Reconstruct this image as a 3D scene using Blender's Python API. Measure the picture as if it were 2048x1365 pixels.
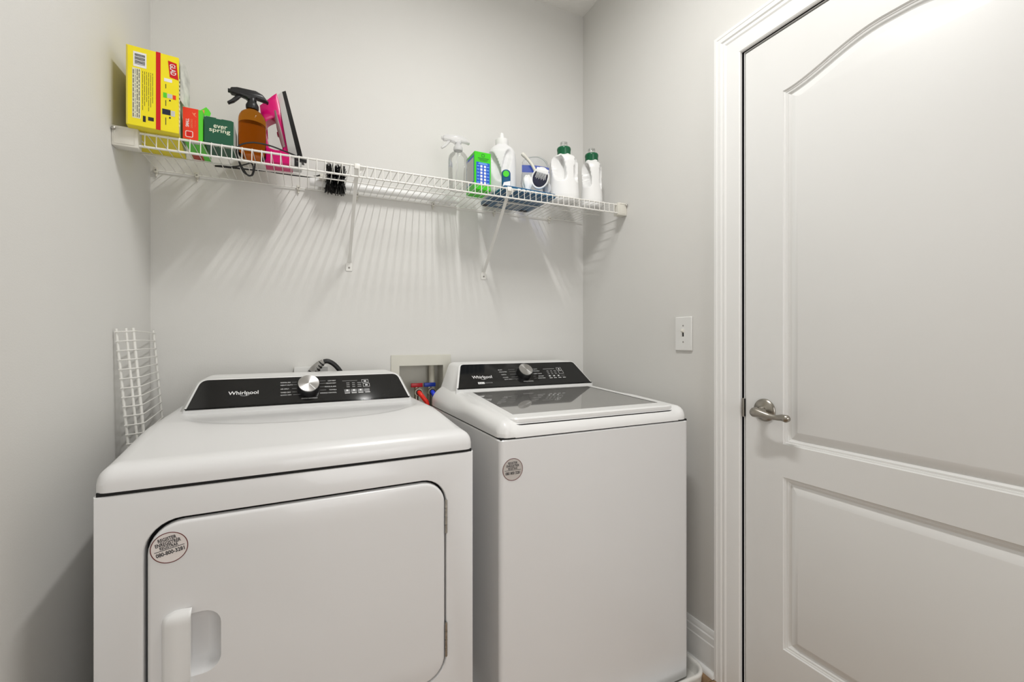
import bpy, bmesh, math, random
from mathutils import Vector, Matrix
from mathutils.geometry import tessellate_polygon

random.seed(7)
scene = bpy.context.scene
C = scene.collection
for o in list(bpy.data.objects):
    bpy.data.objects.remove(o, do_unlink=True)

# ------------------------------------------------------------------ camera
cam_d = bpy.data.cameras.new('camera')
cam_d.sensor_fit = 'HORIZONTAL'
cam_d.sensor_width = 36.0
cam_d.lens = 880.0 / 2048.0 * 36.0
cam_d.shift_y = -2.5 / 2048.0
cam_d.clip_start = 0.01
cam = bpy.data.objects.new('camera', cam_d)
C.objects.link(cam)
cam.location = (0, 0, 1.146)
cam.rotation_euler = (math.radians(90), 0, math.radians(-25.3))
scene.camera = cam

# ------------------------------------------------------------------ world, lamps, exposure
world = bpy.data.worlds.new('world')
scene.world = world
world.use_nodes = True
bg = world.node_tree.nodes['Background']
bg.inputs[0].default_value = (1, 0.97, 0.93, 1)
bg.inputs[1].default_value = 0.02

def lamp(name, kind, loc, energy, color, **kw):
    d = bpy.data.lights.new(name, kind)
    d.energy = energy
    d.color = color
    for k, v in kw.items():
        setattr(d, k, v)
    o = bpy.data.objects.new(name, d)
    C.objects.link(o)
    o.location = loc
    return o
# flush ceiling lamp of the laundry room (above the frame)
lamp('ceiling_lamp_light', 'AREA', (0.48, 0.72, 2.70), 19.5, (1.0, 0.99, 0.97), shape='RECTANGLE', size=0.05, size_y=0.50)
# unseen soft fill lamp, added behind the camera to brighten the machine fronts
hl = lamp('added_fill_light', 'AREA', (0.60, -2.45, 1.25), 41, (0.985, 0.99, 1.0), shape='RECTANGLE', size=1.5, size_y=1.9)
hl.rotation_euler = (math.radians(90), 0, 0)

scene.view_settings.view_transform = 'Standard'
scene.view_settings.look = 'None'
scene.view_settings.gamma = 1.0
scene.view_settings.use_curve_mapping = False
scene.view_settings.exposure = -0.16
scene.cycles.use_denoising = True
scene.cycles.max_bounces = 8
scene.cycles.transmission_bounces = 6
scene.cycles.transparent_max_bounces = 14
scene.cycles.adaptive_threshold = 0.04
scene.cycles.caustics_reflective = False
scene.cycles.caustics_refractive = False

# ------------------------------------------------------------------ materials
def lin(c):
    r = []
    for v in c:
        v = v / 255.0
        r.append(v / 12.92 if v <= 0.04045 else ((v + 0.055) / 1.055) ** 2.4)
    return r

MATS = {}
def mat(name, rgb, rough=0.5, metal=0.0, var=0.03, vscale=9.0, bump=0.0, bscale=200.0, coat=0.0,
        trans=0.0, ior=1.45, spec=0.5, sub=0.0, linear=False):
    if name in MATS:
        return MATS[name]
    m = bpy.data.materials.new(name)
    m.use_nodes = True
    nt = m.node_tree
    b = nt.nodes['Principled BSDF']
    c = rgb if linear else lin(rgb)
    tc = nt.nodes.new('ShaderNodeTexCoord')
    nz = nt.nodes.new('ShaderNodeTexNoise')
    nz.inputs['Scale'].default_value = vscale
    nz.inputs['Detail'].default_value = 3
    nt.links.new(tc.outputs['Object'], nz.inputs['Vector'])
    rp = nt.nodes.new('ShaderNodeValToRGB')
    rp.color_ramp.elements[0].position = 0.3
    rp.color_ramp.elements[1].position = 0.7
    rp.color_ramp.elements[0].color = [max(0, v * (1 - var)) for v in c] + [1]
    rp.color_ramp.elements[1].color = [min(1, v * (1 + var)) for v in c] + [1]
    nt.links.new(nz.outputs['Fac'], rp.inputs['Fac'])
    nt.links.new(rp.outputs['Color'], b.inputs['Base Color'])
    b.inputs['Roughness'].default_value = rough
    b.inputs['Metallic'].default_value = metal
    b.inputs['IOR'].default_value = ior
    b.inputs['Coat Weight'].default_value = coat
    b.inputs['Coat Roughness'].default_value = 0.06
    b.inputs['Transmission Weight'].default_value = trans
    b.inputs['Specular IOR Level'].default_value = spec
    if sub:
        b.inputs['Subsurface Weight'].default_value = sub
        b.inputs['Subsurface Radius'].default_value = (0.02, 0.02, 0.02)
    if bump:
        n2 = nt.nodes.new('ShaderNodeTexNoise')
        n2.inputs['Scale'].default_value = bscale
        n2.inputs['Detail'].default_value = 2
        nt.links.new(tc.outputs['Object'], n2.inputs['Vector'])
        bp = nt.nodes.new('ShaderNodeBump')
        bp.inputs['Strength'].default_value = bump
        bp.inputs['Distance'].default_value = 0.002
        nt.links.new(n2.outputs['Fac'], bp.inputs['Height'])
        nt.links.new(bp.outputs['Normal'], b.inputs['Normal'])
    MATS[name] = m
    return m

def clear(name, rgb, rough=0.02, gloss=1.0, milky=0.0, linear=True):
    """thin clear plastic: transparent film with fresnel gloss"""
    if name in MATS:
        return MATS[name]
    m = bpy.data.materials.new(name)
    m.use_nodes = True
    nt = m.node_tree
    nt.nodes.remove(nt.nodes['Principled BSDF'])
    out = nt.nodes['Material Output']
    tr = nt.nodes.new('ShaderNodeBsdfTransparent')
    nz = nt.nodes.new('ShaderNodeTexNoise')
    nz.inputs['Scale'].default_value = 30
    rp = nt.nodes.new('ShaderNodeValToRGB')
    rp.color_ramp.elements[0].color = [v * 0.97 for v in rgb] + [1]
    rp.color_ramp.elements[1].color = list(rgb) + [1]
    nt.links.new(nz.outputs['Fac'], rp.inputs['Fac'])
    nt.links.new(rp.outputs['Color'], tr.inputs['Color'])
    gl = nt.nodes.new('ShaderNodeBsdfGlossy')
    gl.inputs['Roughness'].default_value = rough
    fr = nt.nodes.new('ShaderNodeLayerWeight')
    fr.inputs['Blend'].default_value = 0.35
    mu = nt.nodes.new('ShaderNodeMath')
    mu.operation = 'MULTIPLY'
    mu.inputs[1].default_value = 0.55 * gloss
    nt.links.new(fr.outputs['Fresnel'], mu.inputs[0])
    mx = nt.nodes.new('ShaderNodeMixShader')
    nt.links.new(mu.outputs[0], mx.inputs[0])
    nt.links.new(tr.outputs[0], mx.inputs[1])
    nt.links.new(gl.outputs[0], mx.inputs[2])
    last = mx
    if milky:
        df = nt.nodes.new('ShaderNodeBsdfDiffuse')
        df.inputs['Color'].default_value = (0.90, 0.90, 0.90, 1)
        m2 = nt.nodes.new('ShaderNodeMixShader')
        m2.inputs[0].default_value = milky
        nt.links.new(mx.outputs[0], m2.inputs[1])
        nt.links.new(df.outputs[0], m2.inputs[2])
        last = m2
    nt.links.new(last.outputs[0], out.inputs['Surface'])
    MATS[name] = m
    return m

WALL = mat('wall_paint', (0.73, 0.722, 0.695), 0.75, var=0.012, vscale=2.0, bump=0.10, bscale=260, linear=True)
CEIL = mat('ceiling_paint', (0.90, 0.89, 0.86), 0.85, var=0.01, vscale=3, bump=0.15, bscale=180, linear=True)
TRIM = mat('trim_enamel', (0.87, 0.87, 0.855), 0.32, var=0.01, vscale=4, linear=True)
DOORM = mat('door_enamel', (0.80, 0.80, 0.785), 0.38, var=0.012, vscale=3, bump=0.03, bscale=90, linear=True)
APPL = mat('appliance_enamel', (0.80, 0.80, 0.80), 0.30, var=0.006, vscale=5, coat=0.25, linear=True)
APPLP = mat('appliance_plastic', (0.84, 0.84, 0.83), 0.28, var=0.006, vscale=5, linear=True)
BLACKG = mat('black_gloss_panel', (0.012, 0.012, 0.012), 0.07, var=0.1, linear=True)
DARK = mat('dark_gap', (0.012, 0.012, 0.012), 0.8, var=0.1, linear=True)
LIDGLASS = mat('lid_glass', (0.21, 0.206, 0.198), 0.03, var=0.1, linear=True, ior=1.6, coat=0.6)
PRINTW = mat('print_white', (0.82, 0.82, 0.82), 0.5, var=0.02, linear=True)
PRINTG = mat('print_grey', (0.32, 0.32, 0.32), 0.5, var=0.02, linear=True)
PRINTK = mat('print_black', (0.015, 0.015, 0.018), 0.5, var=0.05, linear=True)
CHROME = mat('brushed_chrome', (0.62, 0.61, 0.60), 0.24, 1.0, var=0.12, vscale=60, linear=True)
SPUN = mat('spun_chrome', (0.50, 0.49, 0.48), 0.30, 1.0, var=0.05, vscale=60, linear=True)
SPUN.node_tree.nodes['Principled BSDF'].inputs['Anisotropic'].default_value = 0.85
tn = SPUN.node_tree.nodes.new('ShaderNodeTangent')
tn.direction_type = 'RADIAL'
tn.axis = 'Z'
SPUN.node_tree.links.new(tn.outputs[0], SPUN.node_tree.nodes['Principled BSDF'].inputs['Tangent'])
NICKEL = mat('satin_nickel', (0.38, 0.355, 0.315), 0.28, 1.0, var=0.06, vscale=40, linear=True)
STEEL = mat('zinc_steel', (0.5, 0.49, 0.46), 0.35, 1.0, var=0.15, vscale=120, linear=True)
WIRE = mat('white_vinyl_wire', (0.82, 0.81, 0.77), 0.35, var=0.02, vscale=20, linear=True)
CREAM = mat('cream_plastic', (0.72, 0.70, 0.63), 0.45, var=0.03, vscale=30, linear=True)
PLATE = mat('plate_plastic', (0.80, 0.80, 0.78), 0.3, var=0.01, linear=True)
BLACKP = mat('black_plastic', (0.016, 0.016, 0.017), 0.35, var=0.15, vscale=40, linear=True)
BLACKR = mat('black_rubber', (0.012, 0.012, 0.012), 0.42, var=0.15, vscale=40, linear=True)
GREYP = mat('grey_plastic', (0.30, 0.29, 0.27), 0.45, var=0.15, vscale=60, linear=True)
WOOD = mat('oak_plank', (0.30, 0.185, 0.095), 0.4, var=0.35, vscale=14, bump=0.05, bscale=60, linear=True)
WHITEP = mat('white_bottle_plastic', (0.84, 0.84, 0.83), 0.32, var=0.01, linear=True, sub=0.0)
GREENCAP = mat('green_cap_plastic', (0.004, 0.115, 0.045), 0.28, var=0.05, linear=True)
PAN = mat('drain_pan_plastic', (0.80, 0.79, 0.75), 0.35, var=0.03, linear=True)
YEL = mat('yellow_carton', (0.90, 0.76, 0.015), 0.4, var=0.04, linear=True)
YELD = mat('yellow_carton_edge', (0.62, 0.52, 0.10), 0.5, var=0.08, linear=True)
REDP = mat('red_print', (0.62, 0.006, 0.008), 0.4, var=0.04, linear=True)
ORED = mat('orange_red_carton', (0.80, 0.045, 0.012), 0.4, var=0.04, linear=True)
LGREEN = mat('lime_green_carton', (0.10, 0.62, 0.03), 0.4, var=0.05, linear=True)
DGREEN = mat('dark_green_carton', (0.008, 0.088, 0.042), 0.45, var=0.06, linear=True)
BGREEN = mat('bright_green_carton', (0.055, 0.60, 0.012), 0.38, var=0.05, linear=True)
KRAFT = mat('pale_carton_board', (0.56, 0.57, 0.52), 0.6, var=0.05, linear=True)
CREAMINK = mat('print_cream', (0.75, 0.78, 0.60), 0.5, var=0.02, linear=True)
BLUEP = mat('blue_print', (0.02, 0.10, 0.55), 0.4, var=0.05, linear=True)
LBLUE = mat('light_blue_print', (0.20, 0.45, 0.85), 0.4, var=0.05, linear=True)
TEAL = mat('teal_blue_wrapper', (0.006, 0.085, 0.19), 0.3, var=0.12, vscale=25, linear=True)
PINK = mat('pink_iron_plastic', (0.64, 0.003, 0.15), 0.26, var=0.03, linear=True)
DPINK = mat('dark_pink_plastic', (0.36, 0.004, 0.05), 0.3, var=0.03, linear=True)
LGREY = mat('light_grey_plastic', (0.58, 0.58, 0.56), 0.35, var=0.03, linear=True)
REDV = mat('red_valve', (0.42, 0.006, 0.012), 0.35, var=0.05, linear=True)
REDH = mat('red_hose', (0.85, 0.03, 0.015), 0.35, var=0.04, linear=True)
BLUEV = mat('blue_valve', (0.006, 0.03, 0.30), 0.35, var=0.05, linear=True)
BLUEH = mat('blue_hose', (0.02, 0.055, 0.75), 0.3, var=0.04, linear=True)
PIPE = mat('drain_pipe_plastic', (0.60, 0.57, 0.47), 0.5, var=0.08, linear=True)
BOXW = mat('valve_box_plastic', (0.66, 0.645, 0.57), 0.5, var=0.03, linear=True)
BRASS = mat('nickel_plated_brass', (0.45, 0.42, 0.34), 0.35, 1.0, var=0.1, linear=True)
STICK = mat('silver_sticker', (0.66, 0.63, 0.61), 0.32, 0.6, var=0.10, vscale=14, linear=True)
STICK2 = mat('pale_sticker', (0.80, 0.745, 0.72), 0.4, 0.0, var=0.06, vscale=14, linear=True)
MAROON = mat('sticker_ring', (0.13, 0.016, 0.014), 0.4, var=0.05, linear=True)
NAVY = mat('navy_bristle', (0.008, 0.009, 0.03), 0.6, var=0.3, vscale=60, linear=True)
AMBER = mat('amber_plastic', (0.55, 0.20, 0.018), 0.06, var=0.02, trans=1.0, ior=1.12, linear=True)
AMBERL = mat('amber_liquid', (0.74, 0.48, 0.20), 0.05, var=0.02, trans=1.0, ior=1.05, linear=True)
CLEAR = clear('clear_plastic', (0.97, 0.975, 0.97))
CLEARM = clear('clear_milky_plastic', (0.97, 0.97, 0.97), milky=0.45, gloss=0.7)
JUG = clear('translucent_jug_plastic', (0.9, 0.9, 0.9), rough=0.2, gloss=0.6, milky=0.80)
BAGM = clear('clear_bag_film', (0.95, 0.96, 0.97), rough=0.08, gloss=0.8, milky=0.10)
BAGB = clear('blue_zip_film', (0.12, 0.32, 0.88), rough=0.1, gloss=0.5, milky=0.12)

# ------------------------------------------------------------------ mesh helpers
def obj(name, bm, m, parent=None, smooth=True, angle=38):
    me = bpy.data.meshes.new(name)
    bmesh.ops.remove_doubles(bm, verts=bm.verts, dist=1e-6)
    bmesh.ops.recalc_face_normals(bm, faces=bm.faces)
    bm.to_mesh(me)
    bm.free()
    me.materials.append(m)
    if smooth:
        for p in me.polygons:
            p.use_smooth = True
        me.set_sharp_from_angle(angle=math.radians(angle))
    o = bpy.data.objects.new(name, me)
    C.objects.link(o)
    if parent:
        o.parent = parent
    return o

def tag(o, label, cat, group=None):
    o['label'] = label
    o['category'] = cat
    if group:
        o['group'] = group
    return o

def thing(name, label, cat, loc=(0, 0, 0), rz=0.0, group=None):
    o = bpy.data.objects.new(name, None)
    o.empty_display_size = 0.05
    C.objects.link(o)
    o.location = loc
    o.rotation_euler = (0, 0, rz)
    return tag(o, label, cat, group)

def struct(o):
    o['kind'] = 'structure'
    return o

def NB():
    return bmesh.new()

def merge(dst, src):
    me = bpy.data.meshes.new('tmp')
    src.to_mesh(me)
    src.free()
    dst.from_mesh(me)
    bpy.data.meshes.remove(me)
    return dst

def box(x0, x1, y0, y1, z0, z1, bev=0.0, seg=2, bm=None, mtx=None):
    b = NB()
    vs = [b.verts.new((x, y, z)) for z in (z0, z1) for y in (y0, y1) for x in (x0, x1)]
    for f in ((0, 1, 3, 2), (4, 6, 7, 5), (0, 4, 5, 1), (2, 3, 7, 6), (0, 2, 6, 4), (1, 5, 7, 3)):
        b.faces.new([vs[i] for i in f])
    bmesh.ops.recalc_face_normals(b, faces=b.faces)
    if bev:
        bmesh.ops.bevel(b, geom=list(b.edges), offset=bev, segments=seg, profile=0.5, affect='EDGES')
    if mtx is not None:
        b.transform(mtx)
    return merge(bm, b) if bm is not None else b

def tube(pts, r, n=8, bm=None, closed=False):
    b = bm if bm is not None else NB()
    pts = [Vector(p) for p in pts]
    N = len(pts)
    rs = r if isinstance(r, (list, tuple)) else [r] * N
    tang = []
    for i in range(N):
        if closed:
            t = pts[(i + 1) % N] - pts[i - 1]
        else:
            t = pts[min(i + 1, N - 1)] - pts[max(i - 1, 0)]
        tang.append(t.normalized())
    up = Vector((0, 0, 1)) if abs(tang[0].z) < 0.9 else Vector((1, 0, 0))
    nrm = (up - tang[0] * up.dot(tang[0])).normalized()
    rings = []
    for i in range(N):
        nrm = (nrm - tang[i] * nrm.dot(tang[i])).normalized()
        bi = tang[i].cross(nrm)
        rings.append([b.verts.new(pts[i] + (nrm * math.cos(2 * math.pi * k / n) + bi * math.sin(2 * math.pi * k / n)) * rs[i]) for k in range(n)])
    for i in range(N if closed else N - 1):
        a, c = rings[i], rings[(i + 1) % N]
        for k in range(n):
            b.faces.new((a[k], a[(k + 1) % n], c[(k + 1) % n], c[k]))
    if not closed:
        b.faces.new(rings[0][::-1])
        b.faces.new(rings[-1])
    return b

def smoothpath(pts, k=6):
    """Catmull-Rom through the points"""
    pts = [Vector(p) for p in pts]
    out = []
    for i in range(len(pts) - 1):
        p0 = pts[max(i - 1, 0)]; p1 = pts[i]; p2 = pts[i + 1]; p3 = pts[min(i + 2, len(pts) - 1)]
        for j in range(k):
            t = j / k
            out.append(0.5 * ((2 * p1) + (p2 - p0) * t + (2 * p0 - 5 * p1 + 4 * p2 - p3) * t * t + (3 * p1 - p0 - 3 * p2 + p3) * t ** 3))
    out.append(pts[-1])
    return out

def loft(loops, bm=None, cap0=True, cap1=True):
    b = bm if bm is not None else NB()
    R = [[b.verts.new(p) for p in lp] for lp in loops]
    n = len(R[0])
    for a, c in zip(R[:-1], R[1:]):
        for k in range(n):
            b.faces.new((a[k], a[(k + 1) % n], c[(k + 1) % n], c[k]))
    if cap0:
        b.faces.new(R[0][::-1])
    if cap1:
        b.faces.new(R[-1])
    return b

def lathe(prof, n=32, bm=None, mtx=None, cap0=True, cap1=True):
    loops = [[Vector((r * math.cos(2 * math.pi * k / n), r * math.sin(2 * math.pi * k / n), z)) for k in range(n)] for r, z in prof]
    if mtx is not None:
        loops = [[mtx @ p for p in lp] for lp in loops]
    return loft(loops, bm, cap0, cap1)

def rrect(x0, x1, y0, y1, r, n=6):
    rs = r if isinstance(r, (list, tuple)) else [r] * 4     # BL, BR, TR, TL
    out = []
    for (cx, cy, a0), rr in zip(((x0 + rs[0], y0 + rs[0], 180), (x1 - rs[1], y0 + rs[1], 270), (x1 - rs[2], y1 - rs[2], 0), (x0 + rs[3], y1 - rs[3], 90)), rs):
        for k in range(n + 1):
            a = math.radians(a0 + 90 * k / n)
            out.append((cx + rr * math.cos(a), cy + rr * math.sin(a)))
    return out

def fill(bm, outer, holes, fn):
    """planar polygon with holes; fn maps 2-D to 3-D"""
    polys = [[Vector((p[0], p[1], 0)) for p in outer]] + [[Vector((p[0], p[1], 0)) for p in h] for h in holes]
    flat = [p for pl in polys for p in pl]
    vs = [bm.verts.new(fn(p.x, p.y)) for p in flat]
    for t in tessellate_polygon(polys):
        try:
            bm.faces.new([vs[i] for i in t])
        except ValueError:
            pass

def ring(bm, la, lb):
    A = [bm.verts.new(p) for p in la]
    B = [bm.verts.new(p) for p in lb]
    n = len(A)
    for k in range(n):
        bm.faces.new((A[k], A[(k + 1) % n], B[(k + 1) % n], B[k]))

def offset(poly, d):
    """inset of a CCW polygon by d with mitred corners"""
    n = len(poly)
    out = []
    for i in range(n):
        p0 = Vector(poly[i - 1]).to_2d(); p1 = Vector(poly[i]).to_2d(); p2 = Vector(poly[(i + 1) % n]).to_2d()
        a = (p1 - p0).normalized(); b = (p2 - p1).normalized()
        na = Vector((-a.y, a.x)); nb = Vector((-b.y, b.x))
        m = (na + nb)
        if m.length < 1e-6:
            m = na
        m.normalize()
        k = d / max(0.35, m.dot(na))
        out.append((p1.x + m.x * k, p1.y + m.y * k))
    return out

def plate(outer, holes, t0, t1, fn3, ch=0.0, bm=None):
    """slab with holes between t0 and t1 along the third axis; fn3(u,v,t); chamfer ch on the outer edge"""
    b = bm if bm is not None else NB()
    oi = offset(outer, ch) if ch else outer
    hi = [offset(h[::-1], -ch)[::-1] if ch else h for h in holes]
    s = 1 if t1 > t0 else -1
    for tt, tc in ((t0, t0 + s * ch), (t1, t1 - s * ch)):
        fill(b, oi, hi, lambda u, v, tt=tt: fn3(u, v, tt))
        if ch:
            ring(b, [fn3(u, v, tt) for u, v in oi], [fn3(u, v, tc) for u, v in outer])
            for h, h2 in zip(holes, hi):
                ring(b, [fn3(u, v, tt) for u, v in h2], [fn3(u, v, tc) for u, v in h])
    for lp in [outer] + list(holes):
        ring(b, [fn3(u, v, t0 + s * ch) for u, v in lp], [fn3(u, v, t1 - s * ch) for u, v in lp])
    return b

def frame(org, xd, yd):
    xd = Vector(xd).normalized(); yd = Vector(yd).normalized()
    zd = xd.cross(yd)
    m = Matrix.Identity(4)
    for i in range(3):
        m[i][0] = xd[i]; m[i][1] = yd[i]; m[i][2] = zd[i]; m[i][3] = org[i]
    return m

def text(name, s, size, m, parent, mtx, align='LEFT', sx=1.0, bold=0.0, depth=0.0002, shear=0.0, space=1.0):
    cu = bpy.data.curves.new(name, 'FONT')
    cu.body = s
    cu.size = size
    cu.align_x = align
    cu.align_y = 'CENTER'
    cu.extrude = depth
    cu.offset = bold
    cu.shear = shear
    cu.space_character = space
    cu.resolution_u = 3
    t = bpy.data.objects.new('tmp_text', cu)
    C.objects.link(t)
    dg = bpy.context.evaluated_depsgraph_get()
    dg.update()
    me = bpy.data.meshes.new_from_object(t.evaluated_get(dg))
    bpy.data.objects.remove(t, do_unlink=True)
    bpy.data.curves.remove(cu)
    me.transform(mtx @ Matrix.Diagonal((sx, 1, 1, 1)))
    me.name = name
    me.materials.clear()
    me.materials.append(m)
    o = bpy.data.objects.new(name, me)
    C.objects.link(o)
    o.parent = parent
    return o

def quads(name, rects, m, parent, mtx, t=0.0003):
    """thin printed patches (u0,u1,v0,v1) in the plane of mtx"""
    b = NB()
    for u0, u1, v0, v1 in rects:
        box(u0, u1, v0, v1, 0, t, bm=b)
    b.transform(mtx)
    o = obj(name, b, m, parent, smooth=False)
    if len(rects) > 1:
        o['kind'] = 'stuff'                  # print too small to pick apart
    return o

# ------------------------------------------------------------------ the room
XL, XR, YB, YF, H = -0.465, 1.27, 1.85, -1.25, 2.772
W = 0.10
DY0, DY1, DZ = 0.165, 0.953, 2.062       # door opening in the right wall

b = NB()
rec = [(0.354, 0.83), (0.546, 0.83), (0.546, 1.040), (0.354, 1.040)]
wall_out = [(XL - W, 0), (XR + W, 0), (XR + W, H), (XL - W, H)]
plate(wall_out, [rec], YB, YB + W, lambda u, v, t: Vector((u, t, v)), bm=b)
struct(obj('wall_back', b, WALL, smooth=False))
struct(obj('wall_left', box(XL - W, XL, YF, YB, 0, H), WALL, smooth=False))
b = NB()
plate([(YF, 0), (DY0, 0), (DY0, DZ), (DY1, DZ), (DY1, 0), (YB, 0), (YB, H), (YF, H)], [], XR, XR + W, lambda u, v, t: Vector((t, u, v)), bm=b)
struct(obj('wall_right', b, WALL, smooth=False))
HX0, HX1, HZ = 0.02, 1.10, 2.06            # unseen opening behind the camera, added to let the fill light in
b = NB()
plate([(XL - W, 0), (HX0, 0), (HX0, HZ), (HX1, HZ), (HX1, 0), (XR + W, 0), (XR + W, H), (XL - W, H)], [], YF - W, YF, lambda u, v, t: Vector((u, t, v)), bm=b)
struct(obj('wall_front', b, WALL, smooth=False))
YH = -2.55  # unseen hall, added around the fill lamp
struct(obj('wall_hall_left', box(XL - W, XL, YH, YF - W, 0, H), WALL, smooth=False))
struct(obj('wall_hall_right', box(XR, XR + W, YH, YF - W, 0, H), WALL, smooth=False))
struct(obj('wall_hall_back', box(XL - W, XR + W, YH - W, YH, 0, H), WALL, smooth=False))
struct(obj('ceiling', box(XL - W, XR + W, YH - W, YB + W, H, H + 0.05), CEIL, smooth=False))
fl = struct(obj('floor', box(XL - W, XR + W, YH - W, YB + W, -0.06, -0.012), WOOD, smooth=False))
pw = 0.127
plank_me = None
k = 0
x = XL
while x < XR - 0.01:
    x1 = min(x + pw, XR)
    off = (k % 3) * 0.4
    segs = [YF, YF + 0.7 + off, YF + 1.9 + off, YB]
    for ya, yb in zip(segs[:-1], segs[1:]):
        if yb - ya < 0.05:
            continue
        obj('plank', box(x + 0.0008, x1 - 0.0008, ya + 0.0008, yb - 0.0008, -0.012, 0.0, bev=0.0012, seg=1), WOOD, fl, smooth=False)
    x += pw
    k += 1

# baseboards: ogee profile (t = out from the wall, z)
BBP = [(0, 0), (0.0145, 0), (0.0145, 0.100), (0.0125, 0.104), (0.0125, 0.108), (0.0115, 0.124), (0.0085, 0.128), (0.0085, 0.131), (0.0065, 0.141), (0.004, 0.146), (0, 0.147)]
def baseboard(name, pts):
    b = NB()
    loops = []
    for (px, py, ox, oy) in pts:
        loops.append([Vector((px + ox * t, py + oy * t, z)) for t, z in BBP])
    loft(loops, b)
    return struct(obj(name, b, TRIM, angle=25))
baseboard('baseboard_right', [(XR, 1.045, -1, 0), (XR, YB, -1, 0)])
baseboard('baseboard_back', [(XL, YB, 0, -1), (XR, YB, 0, -1)])
baseboard('baseboard_left', [(XL, YF, 1, 0), (XL, YB, 1, 0)])
# shoe moulding in front of the right baseboard
b = NB()
shoe = [(0, 0), (0.014, 0), (0.0135, 0.006), (0.011, 0.012), (0.007, 0.016), (0, 0.018)]
loft([[Vector((XR - 0.0145 - t, y, z)) for t, z in shoe] for y in (1.05, YB)], b)
struct(obj('trim_1', b, TRIM, angle=40))

# ------------------------------------------------------------------ door, jamb, casing
# casing profile: (w = distance from inner edge outward, t = proud of the wall)
CP = [(0, 0), (0, 0.009), (0.003, 0.0115), (0.008, 0.012), (0.047, 0.0135), (0.052, 0.0165), (0.056, 0.0165), (0.0585, 0.0145),
      (0.062, 0.0145), (0.066, 0.0185), (0.078, 0.0195), (0.080, 0.021), (0.089, 0.021), (0.091, 0.019), (0.091, 0)]
ci0, ci1, ciz = DY0 - 0.004, DY1 + 0.007, DZ + 0.004
b = NB()
loops = []
for (py, pz, oy, oz) in ((ci1, 0, 1, 0), (ci1, ciz, 1, 1), (ci0, ciz, -1, 1), (ci0, 0, -1, 0)):
    loops.append([Vector((XR - t, py + oy * w, pz + oz * w)) for w, t in CP])
loft(loops, b)
struct(obj('trim_2', b, TRIM, angle=25))
# jamb
b = NB()
box(XR, XR + W, DY1 - 0.0005, DY1 + 0.012, 0, DZ + 0.012, bm=b)
box(XR, XR + W, DY0 - 0.012, DY0 + 0.0005, 0, DZ + 0.012, bm=b)
box(XR, XR + W, DY0, DY1, DZ - 0.0005, DZ + 0.012, bm=b)
box(XR + 0.045, XR + W, DY1 - 0.012, DY1, 0, DZ, bm=b)          # stop
box(XR + 0.045, XR + W, DY0, DY0 + 0.012, 0, DZ, bm=b)
box(XR + 0.045, XR + W, DY0, DY1, DZ - 0.012, DZ, bm=b)
jamb = struct(obj('trim_3', b, TRIM, smooth=False))
# strike plate lip on the jamb edge
b = NB()
pts = [(0.9008 + 0.0, 0)]
sp = rrect(-0.001, 0.011, -0.030, 0.030, [0.0005, 0.010, 0.010, 0.0005], 5)
plate(sp, [], 0, 0.0016, lambda u, v, t: Vector((XR - 0.0008 - t, DY1 + 0.0005 + u - 0.001, 0.930 + v)), ch=0.0004, bm=b)
obj('strike_plate', b, NICKEL, jamb)
b = NB()
box(XR + 0.0, XR + 0.03, DY1 - 0.0035, DY1 - 0.0006, 0.902, 0.958, bm=b)
obj('latch', b, DARK, jamb, smooth=False)

dx = XR + 0.003                         # door face plane
d0, d1, dz0, dz1 = DY0 + 0.003, DY1 - 0.0035, 0.014, DZ - 0.005
dc = (d0 + d1) / 2
pL, pR = d0 + 0.118, d1 - 0.120         # panel sides (outer edge of moulding)
def arch(y):
    s = abs(y - dc) / ((pR - pL) / 2)
    # cathedral S-curve : flat shoulders, raised middle
    t = max(0.0, min(1.0, (1 - s) / 0.93))
    return 1.878 + 0.058 * (0.5 - 0.5 * math.cos(math.pi * t)) ** 0.9
NN = 40
def up_loop(i):
    a, c = pR - i, pL + i
    q = [(c, 0.838 + i), (a, 0.838 + i)]
    for k in range(NN + 1):
        y = a + (c - a) * k / NN
        g = (arch(y + 0.002) - arch(y - 0.002)) / 0.004
        q.append((y, arch(y) - i * math.sqrt(1 + g * g)))
    return q
def lo_loop(i):
    return [(pL + i, 0.235 + i), (pR - i, 0.235 + i), (pR - i, 0.742 - i), (pL + i, 0.742 - i)]
up, lo = up_loop(0), lo_loop(0)
b = NB()
fn = lambda u, v: Vector((dx, u, v))
fill(b, [(d0, dz0), (d1, dz0), (d1, dz1), (d0, dz1)], [up, lo], fn)
prof = [(0, 0), (0.002, 0.0035), (0.0055, 0.0045), (0.0062, 0.0062), (0.011, 0.0072), (0.0118, 0.0092), (0.0165, 0.0125), (0.018, 0.0130), (0.041, 0.0015), (0.0425, 0.0012)]
for pan in (up_loop, lo_loop):
    prev = [fn(u, v) for u, v in pan(0)]
    for ins, dep in prof[1:]:
        cur = [Vector((dx + dep, u, v)) for u, v in pan(ins)]
        ring(b, prev, cur)
        prev = cur
    fill(b, pan(prof[-1][0]), [], lambda u, v: Vector((dx + prof[-1][1], u, v)))
box_out = [(d0, dz0), (d1, dz0), (d1, dz1), (d0, dz1)]
ring(b, [fn(u, v) for u, v in box_out], [Vector((dx + 0.035, u, v)) for u, v in box_out])
fill(b, box_out, [], lambda u, v: Vector((dx + 0.035, u, v)))
door = struct(obj('door_1', b, DOORM, angle=20))
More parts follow.
